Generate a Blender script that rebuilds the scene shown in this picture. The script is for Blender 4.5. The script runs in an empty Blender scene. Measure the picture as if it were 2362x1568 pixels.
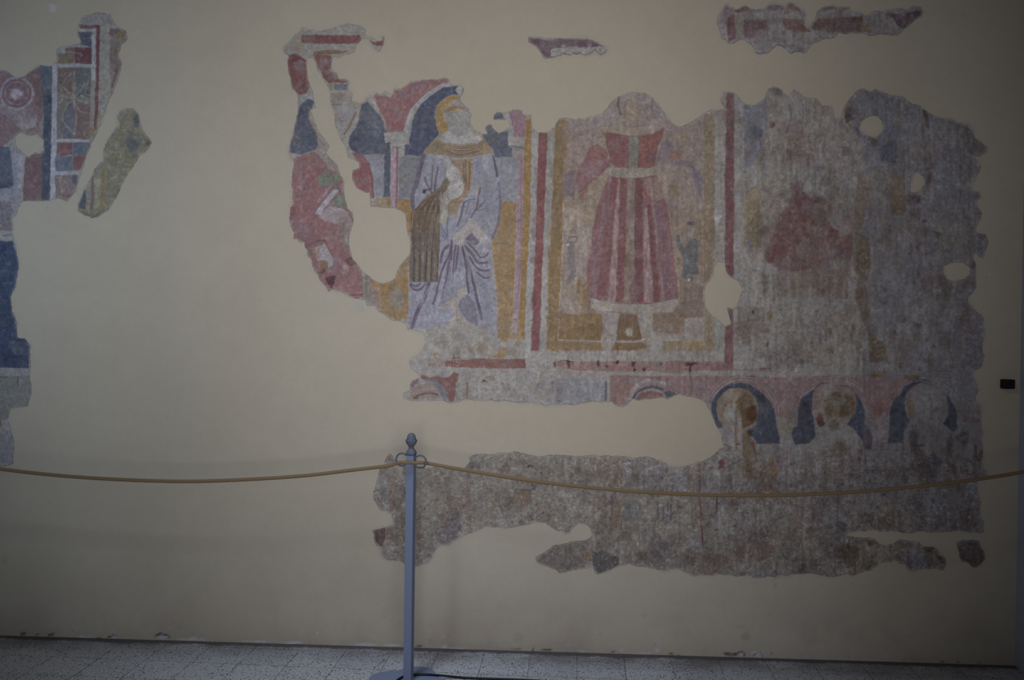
import bpy, bmesh, math, random
import numpy as np
from mathutils import Vector, Matrix

# ------------------------------------------------------------------ camera, world, lights, exposure
W, H, F = 2362, 1568, 2200.0
CAM_H, CAM_D = 1.4, 4.151
YAW, PITCH, ROLL = 0.048123, -0.010329, 0.013496
TILE, OX, OY, DELTA = 0.142904*CAM_H, -1.212404*CAM_H, -0.073326*CAM_H, -0.026359
sc = bpy.context.scene
COL = sc.collection
fw = np.array([-math.sin(YAW)*math.cos(PITCH), math.cos(YAW)*math.cos(PITCH), math.sin(PITCH)])
rt = np.cross(fw, [0, 0, 1]); rt /= np.linalg.norm(rt); up = np.cross(rt, fw)
R_ = rt*math.cos(ROLL)+up*math.sin(ROLL); U_ = -rt*math.sin(ROLL)+up*math.cos(ROLL)
C0 = np.array([0, -CAM_D, CAM_H])
cam = bpy.data.objects.new('camera', bpy.data.cameras.new('camera'))
COL.objects.link(cam)
cam.data.sensor_width = 36; cam.data.lens = F/W*36; cam.data.clip_start = 0.05
m = Matrix.Identity(4)
for i in range(3):
    m[i][0], m[i][1], m[i][2], m[i][3] = R_[i], U_[i], -fw[i], C0[i]
cam.matrix_world = m
sc.camera = cam
sc.view_settings.view_transform = 'Standard'; sc.view_settings.look = 'None'
sc.view_settings.gamma = 1; sc.view_settings.use_curve_mapping = False
sc.view_settings.exposure = 0.0

world = bpy.data.worlds.new('world'); sc.world = world; world.use_nodes = True
bg = world.node_tree.nodes['Background']
bg.inputs[0].default_value = (0.60, 0.72, 1.0, 1); bg.inputs[1].default_value = 0.008

def area(name, loc, target, size, power, color, spread=180, size_y=None):
    L = bpy.data.lights.new(name, 'AREA'); L.energy = power; L.color = color; L.size = size
    if size_y: L.shape = 'RECTANGLE'; L.size_y = size_y
    L.spread = math.radians(spread)
    o = bpy.data.objects.new(name, L); COL.objects.link(o); o.location = loc
    o.rotation_euler = (Vector(target)-Vector(loc)).to_track_quat('-Z', 'Y').to_euler()
    return o
# daylight from the open front of the hall: broad, nearly neutral
area('front_window_light', (0.49, -6.3, 1.6), (-0.26, 0, 1.84), 2.1, 10.6, (1.0, 0.985, 0.975), 39.5, 2.1)
# daylight from a high window on the left, cooler
area('left_window_light', (-1.62, -3.67, 3.55), (-1.25, 0, 1.85), 0.42, 7.0, (0.78, 0.89, 1.0), 106, 0.5)
# bluish beam from a tall narrow opening further left
area('narrow_opening_light', (-3.9, -3.3, 2.3), (-2.35, 0, 1.75), 0.35, 2.6, (0.62, 0.80, 1.0), 44, 1.5)
# added cool fill lamp, aimed steeply down to brighten the floor by the wall
area('floor_fill_light', (-0.95, -1.75, 4.3), (-0.42, -0.72, 0.0), 0.7, 4.0, (0.66, 0.79, 1.0), 44, 0.7)

# ------------------------------------------------------------------ picture plane -> place
def ray(x, y): return fw+R_*((x-W/2)/F)+U_*((H/2-y)/F)
def on_wall(x, y, Y=0.0):
    d = ray(x, y); return C0+d*((Y-C0[1])/d[1])
def on_floor(x, y, Z=0.0):
    d = ray(x, y); return C0+d*((Z-C0[2])/d[2])
def wall_arr(X, Yp, Y=0.0):
    d = fw[None]+R_[None]*((X-W/2)/F)[:, None]+U_[None]*((H/2-Yp)/F)[:, None]
    return C0[None]+d*((Y-C0[1])/d[:, 1])[:, None]
def proj(P):
    d = np.asarray(P, float)-C0
    return np.stack([W/2+F*(d@R_)/(d@fw), H/2-F*(d@U_)/(d@fw)], -1)

# ------------------------------------------------------------------ helpers
def tag(o, label=None, cat=None, group=None, kind=None):
    if label: o['label'] = label
    if cat: o['category'] = cat
    if group: o['group'] = group
    if kind: o['kind'] = kind
    return o
def empty(name, loc=(0, 0, 0), rz=0.0):
    o = bpy.data.objects.new(name, None); COL.objects.link(o)
    o.location = loc; o.rotation_euler = (0, 0, rz); o.empty_display_size = 0.1
    return o
def link(name, mesh, mat, parent=None, smooth=False):
    o = bpy.data.objects.new(name, mesh); COL.objects.link(o)
    if mat: mesh.materials.append(mat)
    if parent: o.parent = parent
    if smooth: mesh.polygons.foreach_set('use_smooth', [True]*len(mesh.polygons))
    return o
def bm_obj(name, bm, mat, parent=None, smooth=False):
    bmesh.ops.recalc_face_normals(bm, faces=bm.faces)
    me = bpy.data.meshes.new(name); bm.to_mesh(me); bm.free()
    return link(name, me, mat, parent, smooth)
def add_box(bm, x0, x1, y0, y1, z0, z1, bev=0):
    r = bmesh.ops.create_cube(bm, size=1)
    for v in r['verts']:
        v.co = Vector(((x0+x1)/2+v.co.x*(x1-x0), (y0+y1)/2+v.co.y*(y1-y0), (z0+z1)/2+v.co.z*(z1-z0)))
    if bev:
        es = {e for v in r['verts'] for e in v.link_edges}
        bmesh.ops.bevel(bm, geom=list(es), offset=bev, segments=3, affect='EDGES', profile=0.6)
def add_lathe(bm, prof, n=32, flute=None, c=(0, 0)):
    rings = []
    for (r, z) in prof:
        ring = []
        for i in range(n):
            a = 2*math.pi*i/n; rr = r*(1+(flute(a, z) if flute else 0))
            ring.append(bm.verts.new((c[0]+rr*math.cos(a), c[1]+rr*math.sin(a), z)))
        rings.append(ring)
    for a, b in zip(rings, rings[1:]):
        for i in range(n): bm.faces.new((a[i], a[(i+1) % n], b[(i+1) % n], b[i]))
    bm.faces.new(rings[0]); bm.faces.new(rings[-1])
def sweep(bm, pts, rad, n=10, closed=False, sec=None):
    """tube along pts; sec(angle, arclength) -> radius factor"""
    P = [Vector(p) for p in pts]; N = len(P); rings = []; s = 0; prev = None
    for i in range(N):
        a = P[(i-1) % N] if (closed or i > 0) else P[i]; b = P[(i+1) % N] if (closed or i < N-1) else P[i]
        t = (b-a).normalized()
        if prev is None:
            ref = Vector((0, 0, 1)) if abs(t.z) < 0.9 else Vector((0, 1, 0)); u = t.cross(ref).normalized()
        else: u = (prev-t*prev.dot(t)).normalized()
        prev = u; v = t.cross(u)
        if i: s += (P[i]-P[i-1]).length
        ring = []
        for k in range(n):
            an = 2*math.pi*k/n; r = rad*(sec(an, s) if sec else 1)
            ring.append(bm.verts.new(P[i]+u*(r*math.cos(an))+v*(r*math.sin(an))))
        rings.append(ring)
    for i in range(N if closed else N-1):
        A, B = rings[i], rings[(i+1) % N]
        for k in range(n): bm.faces.new((A[k], A[(k+1) % n], B[(k+1) % n], B[k]))
    if not closed: bm.faces.new(rings[0]); bm.faces.new(rings[-1])
def s2l(c):
    c = np.asarray(c, float)/255.0
    return np.where(c <= 0.04045, c/12.92, ((c+0.055)/1.055)**2.4)

# ------------------------------------------------------------------ materials
class NT:
    def __init__(s, name):
        s.mat = bpy.data.materials.new(name); s.mat.use_nodes = True; s.t = s.mat.node_tree
        s.b = s.t.nodes['Principled BSDF']; s.b.inputs['Specular IOR Level'].default_value = 0.2
    def n(s, ty, **kw):
        nd = s.t.nodes.new(ty)
        for k, v in kw.items():
            if k.startswith('i_'):
                key = k[2:]; nd.inputs[int(key) if key.isdigit() else key.replace('_', ' ')].default_value = v
            else: setattr(nd, k, v)
        return nd
    def l(s, a, b): s.t.links.new(a, b)
    def math(s, op, a, b=None, c=None):
        nd = s.n('ShaderNodeMath', operation=op)
        for i, x in enumerate((a, b, c)):
            if x is None: continue
            if isinstance(x, (int, float)): nd.inputs[i].default_value = x
            else: s.l(x, nd.inputs[i])
        return nd.outputs[0]
    def noise(s, scale, detail=4, rough=0.6, vec=None, out='Fac'):
        nd = s.n('ShaderNodeTexNoise'); nd.inputs['Scale'].default_value = scale
        nd.inputs['Detail'].default_value = detail; nd.inputs['Roughness'].default_value = rough
        if vec is not None: s.l(vec, nd.inputs['Vector'])
        return nd.outputs[out]
    def mix(s, f, a, b, blend='MIX'):
        nd = s.n('ShaderNodeMix', data_type='RGBA', blend_type=blend)
        for sock, x in ((nd.inputs['Factor'], f), (nd.inputs[6], a), (nd.inputs[7], b)):
            if isinstance(x, (int, float)): sock.default_value = x
            elif isinstance(x, (tuple, list)): sock.default_value = (*x[:3], 1)
            else: s.l(x, sock)
        return nd.outputs[2]
    def ramp(s, f, a, b, lo, hi):
        nd = s.n('ShaderNodeMapRange'); s.l(f, nd.inputs[0])
        nd.inputs[1].default_value = a; nd.inputs[2].default_value = b; nd.inputs[3].default_value = lo; nd.inputs[4].default_value = hi
        return nd.outputs[0]
    def bump(s, h, strength, dist):
        nd = s.n('ShaderNodeBump'); nd.inputs['Strength'].default_value = strength; nd.inputs['Distance'].default_value = dist
        s.l(h, nd.inputs['Height']); s.l(nd.outputs[0], s.b.inputs['Normal'])

def painted_material(name, grain, bumpd, rough=0.9):
    M = NT(name); at = M.n('ShaderNodeAttribute', attribute_name='Col')
    tc = M.n('ShaderNodeTexCoord'); v = tc.outputs['Object']
    g = M.noise(260, 3, 0.7, v); g2 = M.noise(45, 5, 0.7, v); big = M.noise(1.3, 3, 0.5, v)
    f = M.math('ADD', M.ramp(g, 0.25, 0.75, 1-grain, 1+grain), M.ramp(g2, 0.25, 0.75, -grain*0.5, grain*0.5))
    f = M.math('MULTIPLY', f, M.ramp(big, 0.3, 0.7, 0.97, 1.03))
    vm = M.n('ShaderNodeVectorMath', operation='SCALE'); M.l(at.outputs['Color'], vm.inputs[0]); M.l(f, vm.inputs['Scale'])
    M.l(vm.outputs[0], M.b.inputs['Base Color']); M.b.inputs['Roughness'].default_value = rough
    M.b.inputs['Specular IOR Level'].default_value = 0.12
    M.bump(g2, 0.35, bumpd)
    return M.mat
MAT_WALL = painted_material('cream_wall_plaster', 0.05, 0.003)
MAT_FRESCO = painted_material('fresco_paint', 0.15, 0.003)

def plain(name, col, rough=0.6, grain=0.06, scale=60, metal=0, bump=0.0006, spec=0.3):
    M = NT(name); tc = M.n('ShaderNodeTexCoord'); n = M.noise(scale, 4, 0.6, tc.outputs['Object'])
    c = tuple(s2l(col)); lo = tuple(x*(1-grain) for x in c); hi = tuple(min(1, x*(1+grain)) for x in c)
    M.l(M.mix(M.ramp(n, 0.3, 0.7, 0, 1), lo, hi), M.b.inputs['Base Color'])
    M.b.inputs['Roughness'].default_value = rough; M.b.inputs['Metallic'].default_value = metal
    M.b.inputs['Specular IOR Level'].default_value = spec
    M.bump(n, 0.5, bump); return M.mat
MAT_STEEL = plain('grey_painted_steel', (130, 140, 166), 0.55, 0.07, 240, 0, 0.0008)
MAT_STEEL_D = plain('grey_painted_cast_iron', (104, 109, 124), 0.6, 0.12, 300, 0, 0.001)
MAT_BLACK = plain('black_plastic', (14, 14, 17), 0.6)
MAT_CABLE = plain('black_rubber', (18, 20, 30), 0.4)
MAT_ROPE = plain('natural_hemp_rope', (142, 122, 96), 0.9, 0.15, 700, 0, 0.0003, 0.1)
MAT_RWALL = plain('pale_blue_side_wall', (190, 196, 214), 0.9, 0.04, 20)
MAT_CEIL = plain('white_ceiling', (170, 168, 160), 0.9)

# ------------------------------------------------------------------ floor of terrazzo tiles
def floor_mat():
    M = NT('terrazzo_tiles'); tc = M.n('ShaderNodeTexCoord'); v = tc.outputs['Object']
    sx = M.n('ShaderNodeSeparateXYZ'); M.l(v, sx.inputs[0])
    c, s = math.cos(DELTA), math.sin(DELTA); X, Y = sx.outputs[0], sx.outputs[1]
    a = M.math('DIVIDE', M.math('ADD', M.math('MULTIPLY', X, c), M.math('SUBTRACT', M.math('MULTIPLY', Y, s), OX)), TILE)
    b = M.math('DIVIDE', M.math('ADD', M.math('MULTIPLY', X, -s), M.math('SUBTRACT', M.math('MULTIPLY', Y, c), OY)), TILE)
    wob = M.math('MULTIPLY', M.math('SUBTRACT', M.noise(14, 3, 0.6, v), 0.5), 0.02)
    def joint(q):
        fr = M.math('FRACT', M.math('ADD', q, wob))
        d = M.math('MINIMUM', fr, M.math('SUBTRACT', 1.0, fr))
        return M.ramp(d, 0.004, 0.016, 1, 0)
    jt = M.math('MAXIMUM', joint(a), joint(b))
    cb = M.n('ShaderNodeCombineXYZ'); M.l(M.math('FLOOR', a), cb.inputs[0]); M.l(M.math('FLOOR', b), cb.inputs[1])
    wn = M.n('ShaderNodeTexWhiteNoise', noise_dimensions='2D'); M.l(cb.outputs[0], wn.inputs['Vector'])
    base = M.mix(M.ramp(M.noise(120, 5, 0.8, v), 0.32, 0.68, 0, 1), tuple(s2l((146, 146, 150))), tuple(s2l((240, 240, 243))))
    base = M.mix(wn.outputs['Value'], base, M.mix(1.0, base, (0.86, 0.86, 0.87), 'MULTIPLY'))
    wc = M.n('ShaderNodeTexNoise'); wc.inputs['Scale'].default_value = 120; wc.inputs['Detail'].default_value = 2; M.l(v, wc.inputs['Vector'])
    wv = M.n('ShaderNodeVectorMath', operation='MULTIPLY_ADD'); M.l(wc.outputs['Color'], wv.inputs[0]); wv.inputs[1].default_value = (0.012, 0.012, 0.0); M.l(v, wv.inputs[2]); v0 = v; v = wv.outputs[0]
    vo = M.n('ShaderNodeTexVoronoi', feature='F1'); vo.inputs['Scale'].default_value = 92; M.l(v, vo.inputs['Vector']); vo.inputs['Randomness'].default_value = 1
    sc_ = M.n('ShaderNodeSeparateColor'); M.l(vo.outputs['Color'], sc_.inputs[0])
    d = M.math('ADD', vo.outputs['Distance'], M.math('MULTIPLY', M.noise(260, 2, 0.6, v), 0.42))
    chip = M.math('MULTIPLY', M.ramp(d, 0.56, 0.46, 0, 1), M.ramp(sc_.outputs[0], 0.42, 0.48, 0, 1))
    base = M.mix(M.math('MULTIPLY', chip, 0.95), base, tuple(s2l((48, 42, 48))))
    vo2 = M.n('ShaderNodeTexVoronoi', feature='F1'); vo2.inputs['Scale'].default_value = 150; M.l(v, vo2.inputs['Vector'])
    chip2 = M.math('MULTIPLY', M.ramp(vo2.outputs['Distance'], 0.34, 0.25, 0, 1), 0.5)
    base = M.mix(chip2, base, tuple(s2l((88, 84, 92)))); v = v0
    base = M.mix(M.math('MULTIPLY', jt, M.ramp(M.noise(9, 4, 0.7, v), 0.38, 0.62, 0.15, 0.75)), base, tuple(s2l((58, 56, 66))))
    # dirt that has gathered along the foot of the wall, and a few stains
    dn = M.noise(5, 5, 0.65, v)
    edge = M.math('MULTIPLY', M.ramp(Y, -0.22, -0.03, 0, 1), M.ramp(dn, 0.36, 0.60, 0.1, 1.0))
    strip = M.ramp(M.math('ADD', Y, M.math('ADD', M.math('MULTIPLY', M.math('SUBTRACT', dn, 0.5), 0.09), M.math('MULTIPLY', M.math('SUBTRACT', M.noise(40, 5, 0.7, v), 0.5), 0.03))), -0.060, -0.036, 0, 0.9)
    dirt = M.math('MAXIMUM', M.math('MULTIPLY', edge, 0.75), strip)
    base = M.mix(dirt, base, tuple(s2l((84, 76, 76))))
    st = M.ramp(M.noise(2.2, 4, 0.6, v), 0.60, 0.72, 0, 0.35)
    base = M.mix(st, base, tuple(s2l((110, 98, 90))))
    M.l(base, M.b.inputs['Base Color']); M.b.inputs['Roughness'].default_value = 0.55
    M.b.inputs['Specular IOR Level'].default_value = 0.3
    M.bump(M.math('ADD', M.math('MULTIPLY', jt, -1.0), M.math('MULTIPLY', M.noise(90, 3, 0.6, v), 0.3)), 0.5, 0.0015)
    return M.mat
XR = float(on_wall(2356.5, 700)[0])
bm = bmesh.new(); add_box(bm, -6.5, XR+0.2, -8.0, 0.15, -0.12, 0.0)
tag(bm_obj('floor', bm, floor_mat()), kind='structure')
bm = bmesh.new(); add_box(bm, XR, XR+0.2, -8.0, 0.15, 0.0, 4.6)
tag(bm_obj('wall_right', bm, MAT_RWALL), kind='structure')
bm = bmesh.new(); add_box(bm, -6.5, XR+0.2, -8.0, 0.15, 4.6, 4.75)
tag(bm_obj('ceiling', bm, MAT_CEIL), kind='structure')
bm = bmesh.new(); add_box(bm, -6.5, XR, 0.008, 0.15, 0.0, 4.6)
tag(bm_obj('wall_rear_masonry', bm, MAT_CEIL), kind='structure')

# ------------------------------------------------------------------ the paint: noise fields and brushes
rng = np.random.default_rng(7)
PX = 1.5; CX0, CY0 = -160, -60
CW, CH = int((2440-CX0)/PX), int((1568-CY0)/PX)
def value_noise(w, h, cell, seed):
    r = np.random.default_rng(seed); gw, gh = int(w/cell)+3, int(h/cell)+3
    g = r.random((gh, gw)); y = np.arange(h)/cell; x = np.arange(w)/cell
    yi = y.astype(int); xi = x.astype(int); fy = (y-yi)[:, None]; fx = (x-xi)[None]
    fy = fy*fy*(3-2*fy); fx = fx*fx*(3-2*fx)
    a = g[yi][:, xi]; b = g[yi][:, xi+1]; c = g[yi+1][:, xi]; d = g[yi+1][:, xi+1]
    return a*(1-fx)*(1-fy)+b*fx*(1-fy)+c*(1-fx)*fy+d*fx*fy
def fbm(cells, seed, w=CW, h=CH, gain=0.6):
    o = 0; t = 0; am = 1
    for i, c in enumerate([max(1.05, c_*2.0/PX*0.95) for c_ in cells]): o = o+am*value_noise(w, h, c, seed+i*17); t += am; am *= gain
    return o/t
WX = (fbm([10, 4, 2], 1)-0.5)*8; WY = (fbm([10, 4, 2], 2)-0.5)*8          # edge wobble, in photo units
N_F = fbm([3, 1.5], 3); N_M = fbm([14, 6, 3, 1.5], 4, gain=0.75); N_L = fbm([50, 24, 10, 5, 2], 5, gain=0.75)
N_S = rng.random((CH, CW))
def stretch(seed, cx, cy):
    n = value_noise(int(CW/cx*cy)+4, CH, cy, seed)
    return n[:, (np.arange(CW)/cx*cy).astype(int)]
N_V = 0.6*stretch(31, 4, 26)+0.4*stretch(33, 2, 9)      # vertical streaks
YY, XX = np.mgrid[0:CH, 0:CW]; PXX = CX0+XX*PX; PYY = CY0+YY*PX
SRC = {'A': (0, 0, 2.903), 'B': (0, 440, 2.375), 'C': (640, 40, 3.5636), 'D': (640, 440, 4.612), 'E': (860, 160, 4.9), 'F': (920, 320, 6.03),
       'G': (920, 540, 4.9), 'H': (1200, 200, 4.724), 'I': (1200, 480, 3.92), 'J': (1640, 0, 4.542), 'K': (1200, 70, 10.736),
       'L': (1660, 180, 4.356), 'M': (1940, 180, 4.356), 'N': (1680, 500, 4.125), 'O': (1960, 500, 4.126), 'Q': (900, 800, 5.905),
       'R': (1280, 800, 5.905), 'S': (1600, 840, 6.03), 'T': (1940, 840, 6.03), 'U': (840, 1020, 4.9), 'V': (1200, 1020, 4.752),
       'X': (1600, 1040, 5.058), 'Y': (1920, 1040, 5.058), 'P': (0, 0, 1.0)}
def pp(src, s):
    if isinstance(s, str): a = np.array([[float(t) for t in q.split(',')] for q in s.split()])
    else: a = np.array(s, float)
    o = SRC[src]; return a/o[2]+np.array(o[:2])
def chain(*parts): return np.concatenate([pp(k, s) for k, s in parts])
def inside(X, Y, P):
    r = np.zeros(X.shape, bool); x1, y1 = P[-1]
    for x2, y2 in P:
        if y1 != y2:
            c = ((Y < y1) != (Y < y2))
            r ^= c & (X < (x2-x1)*(Y-y1)/(y2-y1)+x1)
        x1, y1 = x2, y2
    return r
def window(P, pad):
    x0 = max(0, int((P[:, 0].min()-pad-CX0)/PX)); x1 = min(CW, int((P[:, 0].max()+pad-CX0)/PX)+2)
    y0 = max(0, int((P[:, 1].min()-pad-CY0)/PX)); y1 = min(CH, int((P[:, 1].max()+pad-CY0)/PX)+2)
    return slice(y0, y1), slice(x0, x1)
def cover(P, rough=1.0):
    sl = window(P, 8); X = PXX[sl]+WX[sl]*rough; Y = PYY[sl]+WY[sl]*rough; a = 0
    for dx, dy in ((-.5, -.5), (.5, -.5), (-.5, .5), (.5, .5)): a = a+inside(X+dx, Y+dy, P)
    return sl, a/4.0
CAN = np.zeros((CH, CW, 3))
def lay(sl, a, col, alpha, worn, tex):
    n = {'m': N_M, 'l': N_L, 'f': N_F, 'v': N_V}[tex][sl]
    k = np.clip(alpha*(1-worn)+worn*np.clip((n-0.5)*4.5+alpha, 0, 1)*alpha*1.3, 0, 1)*a
    CAN[sl] += (np.asarray(col, float)-CAN[sl])*k[..., None]
def poly(src, col, s, alpha=0.9, worn=0.35, tex='m', rough=0.55):
    P = pp(src, s) if src else s
    sl, a = cover(P, rough); lay(sl, a, col, alpha, worn, tex)
def line(src, col, s, w, alpha=0.8, worn=0.4, tex='f', rough=0.35, fade=0.8):
    P = pp(src, s) if src else np.asarray(s, float); sl = window(P, w+6)
    X = PXX[sl]+WX[sl]*rough; Y = PYY[sl]+WY[sl]*rough; d = np.full(X.shape, 1e9)
    for (x1, y1), (x2, y2) in zip(P[:-1], P[1:]):
        L = (x2-x1)**2+(y2-y1)**2+1e-9; t = np.clip(((X-x1)*(x2-x1)+(Y-y1)*(y2-y1))/L, 0, 1)
        d = np.minimum(d, np.hypot(X-x1-t*(x2-x1), Y-y1-t*(y2-y1)))
    a = np.clip((w/2+fade-d)/(2*fade), 0, 1); lay(sl, a, col, alpha, worn, tex)
def spot(src, col, x, y, rx, ry, alpha=0.6, worn=0.6, tex='m', rough=1.6):
    c = pp(src, [(x, y)])[0]; k = SRC[src][2] if src else 1; rx /= k; ry /= k
    P = np.array([(c[0]-rx, c[1]-ry), (c[0]+rx, c[1]+ry)]); sl = window(P, 8)
    d = np.hypot((PXX[sl]+WX[sl]*rough-c[0])/rx, (PYY[sl]+WY[sl]*rough-c[1])/ry)
    lay(sl, np.clip((1.15-d)/0.5, 0, 1), col, alpha, worn, tex)
def smooth(s, src='P', n=6, closed=False):
    P = pp(src, s); o = []
    N = len(P)
    for i in range(N-1):
        p0, p1, p2, p3 = P[max(i-1, 0)], P[i], P[i+1], P[min(i+2, N-1)]
        for t in np.linspace(0, 1, n, endpoint=False):
            o.append(0.5*((2*p1)+(-p0+p2)*t+(2*p0-5*p1+4*p2-p3)*t*t+(-p0+3*p1-3*p2+p3)*t**3))
    o.append(P[-1]); return np.array(o)
def scatter(seed, box, n, cols, r, alpha=0.5, tall=1.0, worn=0.6):
    g = random.Random(seed)
    for _ in range(n):
        rr = g.uniform(*r); spot('P', g.choice(cols), g.uniform(box[0], box[2]), g.uniform(box[1], box[3]), rr, rr*tall*g.uniform(.6, 1.4), g.uniform(.4, 1)*alpha, worn)

WALL = (142, 134, 122); PALE = (140, 135, 133); PALEB = (130, 131, 142); PINK = (146, 116, 122); PINKL = (154, 130, 132)
RED = (124, 74, 78); DRED = (104, 56, 64); ROSE = (138, 94, 98); BLUE = (80, 87, 110); NAVY = (64, 71, 96); GREYB = (112, 118, 130)
OCH = (148, 113, 70); BOCH = (124, 96, 68); GOLD = (156, 124, 78); LAV = (128, 128, 146); PURP = (88, 74, 96); GREEN = (106, 120, 106)
BRN = (112, 92, 80); TAN = (138, 120, 98); RUST = (128, 88, 68); SLATE = (92, 98, 104); DARK = (70, 62, 66)
# ------------------------------------------------------------------ outlines of the surviving pieces of fresco
OUT_MAIN = chain(
 ('C', '40,240 100,200 150,140 210,80 260,100 330,105 420,90 520,65 600,55 690,65 730,100 720,140 760,150 800,180 850,190 870,150 890,160 870,230 830,290 800,250 760,200 740,180 690,180 650,230 620,290 540,310 460,325 440,400 460,440 490,450 510,500 590,510 580,590 620,630 620,690 680,710 730,670 800,610 850,640 880,600 940,640 950,590 1040,570 1100,530'),
 ('E', '490,130 560,120 650,105 720,120 800,90 860,110 890,170 930,185 985,170 1020,210 1020,250 990,300 985,350 1040,400 1080,440 1110,500 1110,600 1140,660 1200,700 1235,720 1290,710 1270,690 1265,655 1300,628 1345,640 1345,665 1380,690 1430,710 1490,700 1515,665 1545,650 1545,600 1520,570 1480,568 1360,562 1370,520 1410,480 1450,475 1480,490 1530,475 1580,460 1640,450 1690,470 1700,510 1790,520 1800,560 1810,650'),
 ('H', '150,445 200,485 290,492 370,450 400,390 430,340 510,330 600,345 700,340 800,310 900,280 960,230 1010,170 1080,110 1170,70 1270,60 1370,75 1430,110 1490,170 1550,240 1610,330 1650,390 1720,440 1780,425 1860,385 1930,340 2000,270 2080,245 2150,255 2230,240 2190,190 2180,130 2220,90 2215,50 2290,55 2340,80'),
 ('L', '150,160 190,195 240,250 310,260 350,275 400,240 460,200 470,140 490,100 540,80 600,90 650,150 690,180 750,110 830,160 890,200 970,205 1030,260 1130,290 1160,350 1150,400 1200,410 1240,330 1290,240 1370,150 1440,105'),
 ('M', '240,110 290,130 350,105 430,140 540,180 620,180 700,240 780,260 840,310 900,350 1000,400 1090,405 1180,450 1280,480 1320,530 1350,600 1420,650 1475,690 1470,740 1410,780 1350,790 1380,840 1410,890 1400,960 1350,1020 1305,1070 1330,1120 1400,1150 1415,1200 1370,1240 1370,1290 1420,1350 1410,1410 1370,1480'),
 ('O', '1200,130 1240,160 1290,170 1330,230 1320,290 1290,330 1280,390 1240,380 1220,340 1190,340 1190,400 1210,450 1200,520 1200,580 1205,660 1180,710 1130,760 1130,800 1170,850 1220,910 1265,950 1275,1030 1270,1130 1265,1230 1290,1330 1260,1420 1190,1480'),
 ('T', '1840,130 1850,200 1900,290 1920,350 1890,430 1890,500 1950,580 1955,650 1950,780 1990,900 1995,950 1970,1050 1975,1200 1970,1330 1990,1440 2030,1490 2040,1560'),
 ('Y', '1790,330 1700,345 1690,430 1720,520 1740,600 1720,700 1730,760 1770,820 1765,950 1700,960 1560,945 1400,940 1260,945 1160,940 1060,935 1000,950 920,965 820,960 770,935 650,930 540,940 480,925 380,935 280,940 180,955 160,975 230,1000 330,1010 430,1010 500,1040 560,1090 620,1105 700,1085 760,1040 850,1040 960,1050 1020,1080 1060,1120 1180,1110 1240,1160 1260,1210 1330,1260 1335,1330 1300,1380 1260,1400 1180,1380 1060,1380 990,1390 930,1420 890,1390 850,1330 770,1300 740,1270 700,1290 600,1290 520,1340 440,1390 350,1420 280,1440 240,1470 180,1440 100,1450 0,1470'),
 ('X', '1530,1450 1450,1440 1380,1430 1200,1430 1100,1440 1000,1450 960,1480 870,1460 760,1480 640,1455 520,1470 400,1440 300,1450 230,1475 140,1450 50,1465'),
 ('V', '1890,1460 1800,1420 1700,1390 1580,1400 1480,1385 1350,1375 1260,1360 1200,1340 1100,1340 1050,1360 960,1410 900,1430 830,1445 800,1380 760,1360 700,1380 600,1405 530,1395 440,1430 380,1390 280,1350 200,1320 165,1280 180,1240 280,1190 350,1130 480,1120 600,1080 720,1070 780,1040 790,1010 760,930 740,900 670,900 620,910 570,950 540,1000 480,1010 450,970 400,970 340,930 290,885 180,870 90,895'),
 ('U', '1760,940 1620,970 1480,965 1380,955 1280,990 1180,1030 1100,1060 1000,1120 920,1180 860,1170 820,1190 790,1260 770,1330 700,1370 620,1390 560,1390 450,1370 350,1350 260,1330 190,1280 180,1200 120,1130 110,1060 100,1000 200,980 320,930 330,880 310,800 260,770 200,770 160,720 100,640 95,560 130,480 150,390 155,310 220,250 240,160 270,115 310,120 340,190 380,250 480,280 600,278 700,290 830,280 940,290 1040,310 1130,300 1150,260 1190,220 1190,170 1250,140 1400,125 1600,125 1780,115 1860,130'),
 ('V', '190,140 350,145 600,150 850,145 1050,148 1200,160 1400,160 1530,185 1600,235 1650,265 1780,265 1870,240 1950,210 2040,180 2130,130 2175,80'),
 ('S', '420,1140 380,1060 380,980 340,900 290,790 240,670 200,580 170,540 100,490 10,462'),
 ('R', '1790,670 1700,645 1620,660 1540,710 1490,680 1380,700 1260,715 1150,730 1080,715 1030,770 1000,805 930,825 860,815 810,780 790,745 720,740 640,740 540,745 430,755 360,780 250,800 130,790'),
 ('Q', '2200,775 2100,795 2000,770 1900,750 1780,755 1700,740 1560,735 1400,735 1270,740 1100,725 1000,735 920,745 820,755 700,730 600,735 500,750 400,750 280,730 200,715 160,690 180,640 240,600 270,540 290,450 340,440 400,425 390,390 330,330 290,270 270,210 300,150 360,120 440,50'),
 ('G', '290,1260 300,1160 270,1120 200,1090 100,1080 80,1040 20,1000'),
 ('D', '1280,1390 1210,1375 1150,1330 1080,1290 1020,1220 950,1215 920,1165 840,1150 780,1130 740,1095 660,1075 590,1055 540,1075 520,1030 460,960 440,900 400,850 370,790 350,720 310,700 320,640 290,590 290,540 250,550 215,510 170,515 180,440 140,350 120,280 130,180 160,130 145,80'),
 ('C', '110,1500 120,1420 110,1350 135,1200 90,1110 95,1050 130,970 140,880 170,760 180,680 165,630 130,590 110,510 85,440 75,360 85,310 45,280'))
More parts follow.
